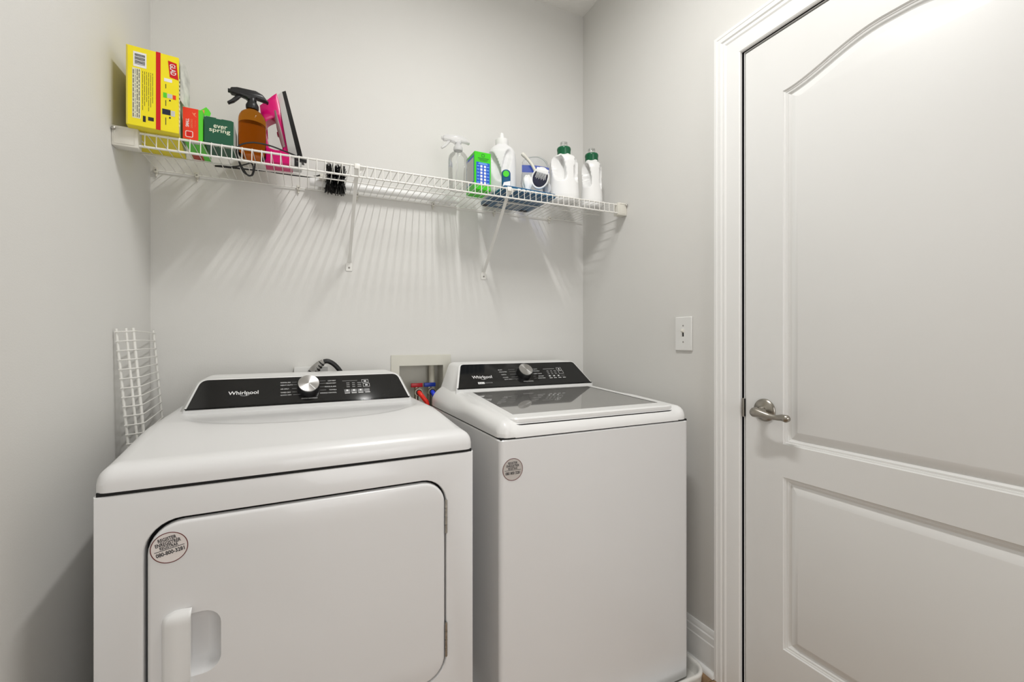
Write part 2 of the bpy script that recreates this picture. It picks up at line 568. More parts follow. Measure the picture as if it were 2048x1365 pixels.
# lever handle: rosette + lever
hy, hz = 0.886, 0.931
mt = frame((dx, hy, hz), (0, 1, 0), (0, 0, 1)) @ Matrix.Diagonal((1, 1, -1, 1))
ros = obj('rosette', lathe([(0.0345, 0), (0.0345, 0.002), (0.033, 0.0045), (0.026, 0.0085), (0.016, 0.0115), (0.013, 0.013), (0.013, 0.020), (0.0115, 0.022), (0.0115, 0.034)], 40, mtx=mt), NICKEL, door)
ros['label'] = 'round satin nickel door handle rosette'
lv = [(-0.040, 0.008, -0.004), (-0.043, 0.003, -0.004), (-0.045, -0.006, -0.003), (-0.046, -0.022, -0.005), (-0.044, -0.044, -0.0085), (-0.041, -0.064, -0.0100), (-0.040, -0.080, -0.008), (-0.043, -0.095, -0.0085), (-0.046, -0.102, -0.010)]
lvp = smoothpath([(dx + p[0], hy + p[1], hz + p[2]) for p in lv], 4)
rr = [0.010, 0.0150, 0.0150, 0.0115, 0.0082, 0.0078, 0.0098, 0.0112, 0.006]
rs = []
for i in range(len(rr) - 1):
    rs += [rr[i] + (rr[i + 1] - rr[i]) * j / 4 for j in range(4)]
rs.append(rr[-1])
b = tube(lvp, rs, 14)
lathe([(0.0100, 0.030), (0.0105, 0.036), (0.010, 0.041)], 20, mtx=mt, bm=b)
lev = obj('lever', b, NICKEL, door, angle=60)
lev['label'] = 'curved satin nickel lever'

# ------------------------------------------------------------------ light switch
sw = thing('light_switch', 'white toggle light switch on the wall beside the door', 'switch', (XR, 1.197, 1.168))
f3 = lambda u, v, t: Vector((-t, -u, v))
b = plate(rrect(-0.039, 0.039, -0.0625, 0.0625, 0.004, 3), [rrect(-0.0055, 0.0055, -0.0125, 0.0125, 0.002, 2)], 0.0, 0.0065, f3, ch=0.0025)
obj('cover_plate', b, PLATE, sw, angle=30)
b = plate(rrect(-0.0054, 0.0054, -0.0124, 0.0124, 0.002, 2), [], 0.001, 0.0040, f3)
obj('toggle_well', b, CREAM, sw)
b = box(-0.019, -0.002, -0.0042, 0.0042, 0.001, 0.0115, bev=0.0012, mtx=Matrix.Rotation(math.radians(24), 4, 'Y'))
obj('toggle', b, CREAM, sw)
for z in (0.030, -0.030):
    b = lathe([(0.0031, 0.0060), (0.0031, 0.0068), (0.002, 0.0076)], 12, mtx=Matrix.Translation((0, 0, z)) @ Matrix.Rotation(-math.pi / 2, 4, 'Y'))
    box(-0.0079, -0.0070, -0.0004, 0.0004, z - 0.0026, z + 0.0026, bm=b)
    obj('screw', b, GREYP, sw)

# ------------------------------------------------------------------ washer valve box in the back wall
vb = thing('valve_box', 'recessed cream washer valve box in back wall between the machines', 'valve box', (0.450, YB, 0.83))
def V(x, y, z):
    return Vector((x - 0.450, y - YB, z - 0.83))
b = plate(rrect(0.3225, 0.578, 0.800, 1.0825, 0.003, 2), [[(0.3555, 0.8315), (0.5445, 0.8315), (0.5445, 1.0385), (0.3555, 1.0385)]], YB - 0.005, YB - 0.0002, lambda u, v, t: V(u, t, v), ch=0.0012)
obj('faceplate', b, BOXW, vb, angle=25)
b = NB()
rin = [(0.3555, 0.8315), (0.5445, 0.8315), (0.5445, 1.0385), (0.3555, 1.0385)]
ring(b, [V(x, YB - 0.004, z) for x, z in rin], [V(x, YB + 0.088, z) for x, z in rin])
b.faces.new([b.verts.new(V(x, YB + 0.088, z)) for x, z in rin])
obj('recess', b, BOXW, vb, smooth=False)
b = tube([V(0.506, YB + 0.045, 0.90), V(0.506, YB + 0.045, 1.039)], 0.0125, 16)
obj('drain_pipe', b, PIPE, vb)
for nm, xc, mv in (('red', 0.4325, REDV), ('blue', 0.4885, BLUEV)):
    b = tube([V(xc, YB + 0.02, 0.832), V(xc, YB + 0.02, 0.945)], 0.010, 14)
    tube([V(xc, YB + 0.02, 0.925), V(xc, YB - 0.012, 0.925)], 0.0095, 14, bm=b)
    vv = obj('valve', b, BRASS, vb)
    b = box(-0.0245, 0.0245, -0.006, 0.006, -0.0085, 0.0085, bev=0.0015, mtx=Matrix.Translation(V(xc, YB + 0.012, 0.953)))
    hd = obj('valve_handle', b, mv, vv)
    hd['label'] = nm + ' valve handle'
for nm, pts, mh, lab in (
        ('red_water_hose', [(0.4325, 1.838, 0.926), (0.4335, 1.824, 0.926), (0.438, 1.810, 0.918), (0.450, 1.802, 0.900), (0.462, 1.800, 0.878), (0.466, 1.802, 0.80), (0.462, 1.804, 0.60), (0.460, 1.806, 0.35)], REDH, 'red fill hose running down from the valve box behind the dryer'),
        ('blue_water_hose', [(0.4885, 1.838, 0.926), (0.4895, 1.822, 0.926), (0.4925, 1.808, 0.917), (0.498, 1.802, 0.895), (0.501, 1.800, 0.865), (0.500, 1.802, 0.80), (0.497, 1.804, 0.60), (0.495, 1.806, 0.35)], BLUEH, 'blue fill hose curving down from the valve box beside the red hose')):
    hh = thing(nm, lab, 'hose', pts[0])
    L0 = Vector(pts[0])
    obj('hose', tube([p - L0 for p in smoothpath(pts, 5)], 0.0093, 12), mh, hh)
    p0, p1 = Vector(pts[0]) - L0, Vector(pts[1]) - L0
    b = tube([p0 + Vector((0, 0.004, 0)), p0 + (p1 - p0) * 0.8], 0.0160, 16)
    obj('coupling', b, BRASS, hh)
    d = (p1 - p0)
    b = tube([p0 + d * 0.75, p0 + d * 1.15], 0.0125, 14)
    obj('collar', b, BLACKR, hh)

# ------------------------------------------------------------------ outlet and dryer cord
ol = thing('dryer_outlet', 'white surface outlet box on back wall behind the dryer console', 'outlet', (0.022, YB, 0.955))
obj('outlet_body', box(-0.056, 0.060, -0.040, 0.0, -0.09, 0.090, bev=0.004), PLATE, ol)
b = plate(rrect(-0.045, 0.045, -0.06, 0.06, 0.006, 3), [], -0.043, -0.0395, lambda u, v, t: Vector((u, t, v)), ch=0.001)
obj('outlet_face', b, GREYP, ol)
pc = thing('power_cord', 'thick black power cord arching from a grey plug above dryer console', 'cord', (0.045, 1.80, 0.98))
o0 = Vector((0.045, 1.80, 0.98))
pl = [(0.020, 1.790, 1.010), (0.036, 1.790, 1.036), (0.052, 1.790, 1.054), (0.066, 1.790, 1.064)]
b = tube([Vector(p) - o0 for p in pl], [0.017, 0.016, 0.013, 0.010], 14)
obj('plug_body', b, GREYP, pc)
b = NB()
for i in range(5):
    t = 0.18 + i * 0.16
    a = Vector(pl[0]).lerp(Vector(pl[3]), t) + Vector((0, 0, 0.003)) - o0
    d = (Vector(pl[3]) - Vector(pl[0])).normalized()
    r = 0.0182 - 0.0065 * t
    tube([a - d * 0.0025, a + d * 0.0025], r, 14, bm=b)
obj('strain_relief', b, BLACKR, pc)
b = tube([p - o0 for p in smoothpath([(0.066, 1.790, 1.064), (0.080, 1.790, 1.0655), (0.096, 1.790, 1.058), (0.112, 1.790, 1.043), (0.126, 1.790, 1.022), (0.135, 1.792, 0.99), (0.138, 1.795, 0.90)], 6)], 0.0088, 12)
obj('cord', b, BLACKR, pc)

# ------------------------------------------------------------------ laundry machines
def fillet(poly, radii, n=6):
    out = []
    N = len(poly)
    for i in range(N):
        p0, p1, p2 = (Vector(poly[i - 1]), Vector(poly[i]), Vector(poly[(i + 1) % N]))
        r = radii[i]
        if r <= 0:
            out.append((p1.x, p1.y))
            continue
        a = (p0 - p1).normalized(); c = (p2 - p1).normalized()
        ang = a.angle(c)
        d = r / math.tan(ang / 2)
        q0 = p1 + a * d; q1 = p1 + c * d
        for k in range(n + 1):
            t = k / n
            # quadratic-ish arc
            q = q0 * (1 - t) ** 2 + p1 * 2 * t * (1 - t) + q1 * t * t
            out.append((q.x, q.y))
    return out

def rr_sdf(x, y, w, d, r):
    qx = abs(x - w / 2) - (w / 2 - r)
    qy = abs(y - d / 2) - (d / 2 - r)
    return math.hypot(max(qx, 0), max(qy, 0)) + min(max(qx, qy), 0) - r

def spaced(a, b, edge, step):
    e = [0, 0.001, 0.003, 0.006, 0.010, 0.015, 0.021, 0.028, 0.036]
    e = [v for v in e if v < edge] + [edge]
    n = max(2, int((b - a - 2 * edge) / step))
    mid = [a + edge + (b - a - 2 * edge) * k / n for k in range(1, n)]
    return [a + v for v in e] + mid + [b - v for v in e[::-1]]

def shell_top(w, d, rplan, r, zfun, zseam, step=0.009, hole=None):
    """pressed lid: height field with rounded rim and a skirt down to zseam"""
    xs = spaced(0, w, r + 0.004, step)
    ys = spaced(0, d, r + 0.004, step)
    b = NB()
    G = []
    for y in ys:
        row = []
        for x in xs:
            s = rr_sdf(x, y, w, d, rplan)
            px, py = x, y
            if s > 0:
                cx = min(max(x, rplan), w - rplan); cy = min(max(y, rplan), d - rplan)
                v = Vector((x - cx, y - cy)).normalized() * rplan
                px, py = cx + v.x, cy + v.y
                s = 0
            dd = -s
            drop = r - math.sqrt(max(0, r * r - (r - min(dd, r)) ** 2))
            row.append(b.verts.new((px, py, zfun(px, py) - drop)))
        G.append(row)
    for j in range(len(ys) - 1):
        for i in range(len(xs) - 1):
            if hole and hole(0.5 * (xs[i] + xs[i + 1]), 0.5 * (ys[j] + ys[j + 1])):
                continue
            try:
                b.faces.new((G[j][i], G[j][i + 1], G[j + 1][i + 1], G[j + 1][i]))
            except ValueError:
                pass
    bd = G[0] + [r_[-1] for r_ in G[1:]] + G[-1][-2::-1] + [r_[0] for r_ in G[-2:0:-1]]
    low = [b.verts.new((v.co.x, v.co.y, zseam)) for v in bd]
    n = len(bd)
    for k in range(n):
        b.faces.new((bd[k], low[k], low[(k + 1) % n], bd[(k + 1) % n]))
    b.faces.new(low)
    return b

def rbox(w, d, z0, z1, r, x0=0.0, y0=0.0, ch=0.002):
    lp = rrect(x0, x0 + w, y0, y0 + d, r, 4)
    li = offset(lp, ch)
    return loft([[Vector((u, v, z0)) for u, v in lp], [Vector((u, v, z1 - ch)) for u, v in lp], [Vector((u, v, z1)) for u, v in li]])

def console(parent, xc, hb, ht, y0, z0, A, hgt, r, rear_y, flare, zlow):
    A = math.radians(A)
    ca, sa = math.cos(A), math.sin(A)
    M = frame((xc, y0, z0), (1, 0, 0), (0, ca, sa))
    out = fillet([(-hb, 0), (hb, 0), (ht, hgt), (-ht, hgt)], [0.004, 0.004, r, r], 8)
    b = NB()
    def back(u, v, yy):
        z = z0 + v * sa
        k = 1 + flare * (1 - v / hgt) / hb
        return Vector((xc + u * k, yy, z if v > 0.006 else zlow))
    f0 = [M @ Vector((u, v, 0)) for u, v in offset(out, 0.004)]
    f1 = [M @ Vector((u, v, -0.0015)) for u, v in offset(out, 0.0012)]
    f2 = [M @ Vector((u, v, -0.005)) for u, v in out]
    f2b = [p if v > 0.006 else Vector((p.x, p.y, zlow)) for p, (u, v) in zip(f2, out)]
    f3 = [back(u, v, max(y0 + v * ca + 0.02, y0 + 0.05)) for u, v in out]
    f4 = [back(u, v, rear_y) for u, v in out]
    loft([f0, f1, f2, f2b, f3, f4], b, True, True)
    body = obj('console', b, APPLP, parent, angle=50)
    b = plate(offset(out, 0.0075), [], 0.0, 0.0018, lambda u, v, t: M @ Vector((u, v, t)), ch=0.0005)
    panel = obj('control_panel', b, BLACKG, parent, angle=30)
    panel['label'] = 'glossy black control panel'
    return M, panel

def knob(parent, M, u, v, r, h):
    K = M @ Matrix.Translation((u, v, 0.0018))
    b = lathe([(r * 1.03, 0), (r * 1.03, h * 0.25), (r, h * 0.4), (r * 0.99, h * 0.9), (r * 0.95, h * 0.98)], 40, mtx=K)
    kn = obj('knob', b, BLACKP, parent)
    b = lathe([(r * 0.985, h * 0.80), (r * 0.985, h * 1.0), (r * 0.96, h * 1.04), (r * 0.0005, h * 1.045)], 40, cap1=False)
    cp = obj('knob_cap', b, SPUN, kn)
    cp.matrix_local = K
    cp['label'] = 'brushed chrome knob face'
    b = box(-0.0012, 0.0012, -r * 0.95, -r * 0.1, h * 1.04, h * 1.052, bm=None)
    b.transform(K @ Matrix.Rotation(math.radians(38), 4, 'Z'))
    obj('pointer', b, PRINTW, kn, smooth=False)

def wtext(s, width, height, M, u, v, parent, m=PRINTW, bold=0.0, align='LEFT', lift=0.0019, rot=0.0, name='lettering', shear=0.0):
    o = text(name, s, 1.0, m, parent, Matrix.Identity(4), align=align, bold=bold, depth=0.0, shear=shear)
    me = o.data
    xs = [p.co.x for p in me.vertices]; ys = [p.co.y for p in me.vertices]
    w = max(xs) - min(xs); h = max(ys) - min(ys)
    sx = width / w; sy = height / h
    x0 = min(xs) if align == 'LEFT' else (max(xs) if align == 'RIGHT' else 0.5 * (min(xs) + max(xs)))
    T = M @ Matrix.Translation((u, v, lift)) @ Matrix.Rotation(rot, 4, 'Z') @ Matrix.Diagonal((sx, sy, 1, 1)) @ Matrix.Translation((-x0, -0.5 * (min(ys) + max(ys)), 0))
    me.transform(T)
    return o

# ---- dryer (left), slightly turned
DRZ = math.atan2(0.025, 0.7376)
dr = thing('clothes_dryer', 'white front-loading clothes dryer with black console at left, round label on its door', 'dryer', (-0.3445, 1.0377, 0), DRZ)
DW, DD, ZS = 0.738, 0.700, 0.8665
front = lambda u, v, t: Vector((u, t, v))
b = NB()
door_hole = rrect(0.0705, 0.667, 0.302, 0.8045, 0.062, 8)
outer = [(0, 0.03), (DW, 0.03), (DW, ZS - 0.006), (0, ZS - 0.006)]
oi = offset(outer, 0.006)
fill(b, oi, [door_hole], lambda u, v: front(u, v, 0))
ring(b, [front(u, v, 0) for u, v in oi], [front(u, v, 0.0018) for u, v in offset(outer, 0.0018)])
ring(b, [front(u, v, 0.0018) for u, v in offset(outer, 0.0018)], [front(u, v, 0.006) for u, v in outer])
ring(b, [front(u, v, 0.006) for u, v in outer], [front(u, v, DD) for u, v in outer])
fill(b, outer, [], lambda u, v: front(u, v, DD))
# rolled lip of the door opening
hA = door_hole
prev = [front(u, v, 0) for u, v in hA]
for ins, dep in ((0.0012, 0.0012), (0.002, 0.004), (0.002, 0.030)):
    cur = [front(u, v, dep) for u, v in offset(hA, ins)]
    ring(b, prev, cur)
    prev = cur
obj('cabinet', b, APPL, dr, angle=40)
b = NB()
fill(b, offset(hA, -0.001), [], lambda u, v: front(u, v, 0.030))
gp = obj('door_backing', b, DARK, dr, smooth=False)  # dark sheet closing the opening behind the door
for x in (0.05, DW - 0.05):
    for y in (0.06, DD - 0.06):
        obj('foot', lathe([(0.02, 0.0), (0.02, 0.012), (0.010, 0.014), (0.010, 0.035)], 16, mtx=Matrix.Translation((x, y, 0))), BLACKP, dr)

# door with pocket and grip
dd = rrect(0.0780, 0.6615, 0.308, 0.7970, 0.057, 8)
pocket = rrect(0.118, 0.1950, 0.4905, 0.6135, [0.012, 0.030, 0.030, 0.012], 7)
b = NB()
TF = -0.003
fill(b, offset(dd, 0.007), [pocket], lambda u, v: front(u, v, TF))
prev = [front(u, v, TF) for u, v in offset(dd, 0.007)]
for ins, t in ((0.004, TF + 0.0008), (0.0015, TF + 0.003), (0.0, TF + 0.007), (0.0, 0.0125)):
    cur = [front(u, v, t) for u, v in offset(dd, ins)]
    ring(b, prev, cur)
    prev = cur
prev = [front(u, v, TF) for u, v in pocket]
for ins, t in ((0.0012, 0.001), (0.004, 0.008), (0.009, 0.017), (0.016, 0.023), (0.024, 0.0255)):
    cur = [front(u, v, t) for u, v in offset(pocket, ins)]
    ring(b, prev, cur)
    prev = cur
b.faces.new([b.verts.new(p) for p in prev])
ddoor = obj('dryer_door', b, APPL, dr, angle=35)
# grip: bowed cover over the left half of the pocket
b = NB()
loops = []
NZ = 26
for k in range(NZ + 1):
    z = 0.4785 + (0.6265 - 0.4785) * k / NZ
    e = min(1.0, (0.6265 - z) / 0.020, (z - 0.4785) / 0.014)
    e = math.sqrt(max(0.0, 1 - (1 - e) ** 2))
    xl = 0.1008 + 0.020 * (1 - e) if z > 0.55 else 0.1008 + 0.012 * (1 - e)
    p = 0.002 + 0.013 * e
    loops.append([Vector((xl, TF, z)), Vector((xl + 0.002, TF - p * 0.55, z)), Vector((xl + 0.008, TF - p * 0.9, z)), Vector((0.128, TF - p, z)),
                  Vector((0.143, TF - p * 1.05, z)), Vector((0.1475, TF - p * 1.15, z)), Vector((0.1480, TF - p * 1.0, z)), Vector((0.1450, TF - p * 0.8, z)), Vector((0.130, TF + 0.0005, z))])
loft(loops, b)
gr = obj('door_handle', b, APPLP, ddoor, angle=50)
for z0, z1 in ((0.666, 0.748), (0.360, 0.4435)):
    b = NB()
    n = 4
    for k in range(n):
        a0 = z0 + (z1 - z0) * k / n + 0.0006
        a1 = z0 + (z1 - z0) * (k + 1) / n - 0.0006
        tube([(0.6640, -0.0020, a0), (0.6640, -0.0020, a1)], 0.0034, 10, bm=b)
    tube([(0.6640, -0.0020, z0 - 0.001), (0.6640, -0.0020, z1 + 0.001)], 0.0022, 8, bm=b)
    obj('hinge', b, STEEL, dr)

def sticker(parent, u, v, r, y, ang, lines, face, phone):
    Ms = frame((u, y, v), (1, 0, 0), (0, 0, 1))
    b = lathe([(r, 0), (r, 0.0005)], 48, mtx=Ms)
    st = obj('register_sticker', b, face, parent, smooth=False)
    st['label'] = 'round printed registration sticker'
    b = NB()
    loft([[Ms @ Vector((rr_ * math.cos(t * math.pi / 24), rr_ * math.sin(t * math.pi / 24), zz)) for t in range(48)] for rr_, zz in ((r * 0.95, 0.0004), (r * 0.95, 0.0007), (r, 0.0007), (r, 0.0004))], b, False, False)
    obj('ring', b, MAROON, st, smooth=False)
    Mr = Ms @ Matrix.Rotation(ang, 4, 'Z')
    for s, w, h, vv in lines:
        wtext(s, w * r, h * r, Mr, 0, vv * r, st, PRINTK, bold=0.028, align='CENTER', lift=0.0007)
    quads('rule', [(-0.80 * r, 0.80 * r, -0.085 * r, -0.05 * r)], PRINTK, st, Mr @ Matrix.Translation((0, 0, 0.0006)), 0.0002)
    return st
sticker(ddoor, 0.1122, 0.7495, 0.0295, TF - 0.0002, math.radians(11), (('REGISTER', 0.98, 0.24, 0.60), ('ENREGISTRER', 1.36, 0.24, 0.33), ('REGISTRAR', 0.98, 0.22, 0.09), ('080-800-3281', 1.52, 0.26, -0.30)), STICK2, None)

def dtop(x, y):
    t = max(0.0, min(1.0, (y - 0.02) / 0.30))
    z = 0.9145 + 0.0245 * (t * t * (3 - 2 * t) * 0.5 + t * 0.5)
    e = (abs(x - 0.379) / 0.322) ** 2.6 + (max(0, 0.47 - y) / 0.235) ** 2.6
    if y > 0.47:
        e = (abs(x - 0.379) / 0.322) ** 2.6
    q = max(0.0, min(1.0, (1 - e) / 0.07))
    return z - 0.0045 * q * q * (3 - 2 * q)
b = shell_top(DW, DD, 0.022, 0.034, dtop, ZS, 0.008)
lidtop = obj('top_lid', b, APPL, dr, angle=60)
b = box(0.004, DW - 0.004, 0.004, DD - 0.004, ZS - 0.0068, ZS + 0.0005)
obj('lid_seam', b, DARK, dr, smooth=False)
M, pn = console(dr, 0.3745, 0.323, 0.292, 0.465, 0.944, 50, 0.113, 0.034, 0.690, 0.022, 0.925)
knob(dr, M, 0.000, 0.0605, 0.0315, 0.027)
wtext('Whirlpool', 0.078, 0.0165, M, -0.2165, 0.052, pn, bold=0.012)
b = tube([M @ Vector(p) for p in smoothpath([(-0.186, 0.0445, 0.0019), (-0.176, 0.0422, 0.0019), (-0.166, 0.0440, 0.0019), (-0.161, 0.049, 0.0019)], 5)], 0.00045, 5)
obj('logo_swoosh', b, PRINTW, pn)
for s, w, v in (('NORMAL DRY', 0.029, 0.085), ('HEAVY DUTY', 0.034, 0.075), ('AIR ONLY', 0.024, 0.0605), ('TIMED DRY', 0.029, 0.0475), ('QUICK DRY', 0.031, 0.0375)):
    wtext(s, w, 0.0040, M, -0.079, v, pn)
for s, w, v in (('LOW HEAT', 0.024, 0.0855), ('MEDIUM HEAT', 0.030, 0.0755), ('REGULAR', 0.034, 0.0625), ('TOWELS', 0.022, 0.0495), ('WRINKLE CONTROL', 0.050, 0.0385)):
    wtext(s, w, 0.0040, M, 0.083, v, pn, align='RIGHT')
wtext('STATUS CONTROLS', 0.046, 0.0036, M, 0.002, 0.0215, pn, align='CENTER')
lines = [(-0.047, -0.033, v, v + 0.0007) for v in (0.085, 0.075, 0.0605, 0.0475)] + [(0.034, 0.052, v, v + 0.0007) for v in (0.0855, 0.0755, 0.0625, 0.0495)] + [(-0.044, -0.022, 0.0375, 0.0382)]
quads('leader_line', lines, PRINTG, pn, M @ Matrix.Translation((0, 0, 0.0018)))
rects = []
for u, v in ((0.1755, 0.0785), (0.1785, 0.0625)):
    for a in ((-0.0105, 0.0105, 0.0060, 0.0068), (-0.0105, 0.0105, -0.0068, -0.0060), (-0.0105, -0.0097, -0.0068, 0.0068), (0.0097, 0.0105, -0.0068, 0.0068)):
        rects.append((u + a[0], u + a[1], v + a[2], v + a[3]))
    rects.append((u - 0.004, u + 0.004, v - 0.0022, v + 0.0022))
quads('button_outline', rects, PRINTW, pn, M @ Matrix.Translation((0, 0, 0.0018)))
quads('button', [(u - 0.009, u + 0.009, 0.036, 0.048) for u in (0.116, 0.137, 0.158, 0.178)], mat('button_dark_grey', (0.045, 0.045, 0.045), 0.3, linear=True), pn, M @ Matrix.Translation((0, 0, 0.0018)), 0.0004)
quads('button_mark', [(u - 0.003, u + 0.003, 0.0410, 0.0465) for u in (0.116, 0.137, 0.158)] + [(u - 0.008, u + 0.008, 0.0320, 0.0342) for u in (0.116, 0.137, 0.158, 0.180)], PRINTW, pn, M @ Matrix.Translation((0, 0, 0.0023)), 0.0002)
quads('indicator_mark', [(u, u + w, v, v + 0.0022) for u, w in ((0.115, 0.010), (0.133, 0.009), (0.150, 0.012)) for v in (0.072, 0.0645, 0.057)] + [(0.103, 0.150, 0.0815, 0.0825)], PRINTG, pn, M @ Matrix.Translation((0, 0, 0.0018)), 0.0003)

# ---- washer (right)
WRZ = math.atan2(0.0049, 0.6986)
ws = thing('washing_machine', 'white top-loading washing machine with dark glass lid, near the door', 'washing machine', (0.477, 1.0856, 0.004), WRZ)
WW, WD, WS = 0.6985, 0.700, 0.874
obj('cabinet', rbox(WW, WD, 0.006, WS - 0.005, 0.014, ch=0.003), APPL, ws, angle=40)
obj('lid_seam', box(0.004, WW - 0.004, 0.004, WD - 0.004, WS - 0.0055, WS + 0.0005), DARK, ws, smooth=False)
for x in (0.05, WW - 0.05):
    for y in (0.06, WD - 0.06):
        obj('foot', lathe([(0.02, 0.0), (0.02, 0.012), (0.010, 0.014), (0.010, 0.020)], 16, mtx=Matrix.Translation((x, y, 0))), BLACKP, ws)
def wplane(y):
    return 0.925 + 0.0557 * (y - 0.063)
WC = WW / 2
def wtop(x, y):
    z = wplane(y) - 0.003
    t = max(0.0, min(1.0, (0.050 - y) / 0.050))
    inner = max(0.0, min(1.0, (0.325 - abs(x - WC)) / 0.02))
    sd_ = max(0.0, min(1.0, min(x, WW - x) / 0.060))
    sd_ = 1 - sd_ * sd_ * (3 - 2 * sd_)
    bk = max(0.0, min(1.0, (y - 0.22) / 0.25))
    return z - 0.012 * t * t * (3 - 2 * t) * inner - 0.026 * sd_ * bk * bk * (3 - 2 * bk)
def lid_hw(y):
    return 0.3060 - 0.020 * (y - 0.02) / 0.45
lid_out = fillet([(WC - lid_hw(0.020), 0.018), (WC + lid_hw(0.020), 0.018), (WC + lid_hw(0.472), 0.474), (WC - lid_hw(0.472), 0.474)], [0.030, 0.030, 0.008, 0.008], 8)
def in_lid(x, y):
    return 0.035 < y < 0.46 and abs(x - WC) < lid_hw(y) - 0.012
b = shell_top(WW, WD, 0.030, 0.034, wtop, WS, 0.009, hole=in_lid)
obj('top_cover', b, APPLP, ws, angle=60)
# dark wash basket below the glass
b = lathe([(0.245, 0.62), (0.255, 0.86), (0.262, 0.885)], 48, mtx=Matrix.Translation((WC, 0.30, 0)), cap1=False)
obj('wash_basket', b, STEEL, ws)
glass_out = fillet([(WC - 0.2825, 0.063), (WC + 0.2825, 0.063), (WC + 0.262, 0.456), (WC - 0.262, 0.456)], [0.006] * 4, 3)
b = plate(lid_out, [glass_out], -0.017, 0.0, lambda u, v, t: Vector((u, v, wplane(v) + t)), ch=0.004)
wl = obj('lid', b, APPLP, ws, angle=40)
b = plate(offset(glass_out, -0.001), [], -0.007, -0.0012, lambda u, v, t: Vector((u, v, wplane(v) + t)))
gl = obj('lid_glass', b, LIDGLASS, wl, smooth=False)
gl['label'] = 'dark tinted glass pane of the lid'
b = plate(offset(lid_out, -0.004), [], -0.0225, -0.0165, lambda u, v, t: Vector((u, v, wplane(v) + t)))
obj('lid_gap', b, DARK, ws, smooth=False)
M, pn = console(ws, WC, 0.311, 0.268, 0.484, 0.953, 45, 0.134, 0.026, 0.690, 0.014, 0.905)
knob(ws, M, -0.003, 0.0690, 0.0300, 0.027)
wtext('Whirlpool', 0.083, 0.0185, M, -0.2325, 0.0565, pn, bold=0.012)
b = tube([M @ Vector(p) for p in smoothpath([(-0.198, 0.0480, 0.0019), (-0.188, 0.0455, 0.0019), (-0.178, 0.0475, 0.0019), (-0.172, 0.053, 0.0019)], 5)], 0.0005, 5)
obj('logo_swoosh', b, PRINTW, pn)
quads('badge', [(-0.216, -0.189, 0.0235, 0.0330)], PRINTW, pn, M @ Matrix.Translation((0, 0, 0.0018)))
wtext('2 in 1', 0.020, 0.0048, M, -0.2025, 0.0282, pn, PRINTK, align='CENTER', lift=0.0023)
wtext('AGITATOR', 0.032, 0.0060, M, -0.187, 0.0282, pn, PRINTG)
for s, w, v, u in (('BULKY', 0.018, 0.092, -0.112), ('DELICATES', 0.033, 0.081, -0.110), ('NORMAL', 0.022, 0.0665, -0.105), ('COLORS', 0.023, 0.0515, -0.103), ('QUICK WASH', 0.034, 0.041, -0.100)):
    wtext(s, w, 0.0044, M, u, v, pn)
for s, w, v, u in (('HEAVY DUTY', 0.036, 0.0905, 0.068), ('TOWELS', 0.030, 0.080, 0.074), ('DEEP CLEAN', 0.036, 0.0655, 0.080), ('RINSE', 0.024, 0.0515, 0.084), ('DRAIN SPIN', 0.034, 0.041, 0.088)):
    wtext(s, w, 0.0044, M, u, v, pn, align='RIGHT')
wtext('CYCLE SIGNAL', 0.046, 0.0040, M, 0.004, 0.0270, pn, align='CENTER')
quads('leader_line', [(-0.066, -0.038, v, v + 0.0007) for v in (0.092, 0.081, 0.0665, 0.0515, 0.041)] + [(0.036, 0.048, v, v + 0.0007) for v in (0.080, 0.0655, 0.0515, 0.041)], PRINTG, pn, M @ Matrix.Translation((0, 0, 0.0018)))
rects = []
for u, v in ((0.173, 0.087), (0.176, 0.069)):
    for a in ((-0.0115, 0.0115, 0.0070, 0.0078), (-0.0115, 0.0115, -0.0078, -0.0070), (-0.0115, -0.0107, -0.0078, 0.0078), (0.0107, 0.0115, -0.0078, 0.0078)):
        rects.append((u + a[0], u + a[1], v + a[2], v + a[3]))
rects.append((0.170, 0.176, 0.0845, 0.0895))
quads('button_outline', rects, PRINTW, pn, M @ Matrix.Translation((0, 0, 0.0018)))
quads('button', [(u - 0.009, u + 0.009, 0.044, 0.056) for u in (0.113, 0.134, 0.156, 0.178)], MATS['button_dark_grey'], pn, M @ Matrix.Translation((0, 0, 0.0018)), 0.0004)
quads('button_mark', [(u - 0.003, u + 0.003, 0.0470, 0.0530) for u in (0.113, 0.134, 0.156)] + [(u - 0.007, u + 0.007, 0.0380, 0.0402) for u in (0.115, 0.136, 0.158, 0.180)], PRINTW, pn, M @ Matrix.Translation((0, 0, 0.0023)), 0.0002)
quads('indicator_mark', [(u, u + w, v, v + 0.0025) for u, w in ((0.108, 0.010), (0.126, 0.009), (0.143, 0.011)) for v in (0.077, 0.069, 0.061)] + [(0.095, 0.150, 0.0885, 0.0905)], PRINTG, pn, M @ Matrix.Translation((0, 0, 0.0018)), 0.0003)
sticker(ws, 0.0385, 0.7875, 0.0305, -0.0002, math.radians(0), (('REGISTER', 0.92, 0.22, 0.58), ('ENREGISTRER', 1.26, 0.22, 0.33), ('REGISTRAR', 0.92, 0.21, 0.09), ('080 800 3281', 1.45, 0.27, -0.32)), STICK, None)

# ---- drain pan under the washer
dp = tag(obj('drain_pan', loft([
    [Vector((u, v, z)) for u, v in rrect(0.422 + i, 1.221 - i, 1.044 + i, 1.806 - i, max(0.012, 0.055 - i), 8)]
    for i, z in ((0.003, 0.0), (0.0, 0.030), (-0.002, 0.035), (-0.001, 0.041), (0.003, 0.044), (0.008, 0.043), (0.011, 0.038), (0.012, 0.030), (0.015, 0.005), (0.018, 0.003), (0.2, 0.003))
]), PAN, angle=50), 'white plastic drain pan with rolled rim under the washing machine', 'drain pan')

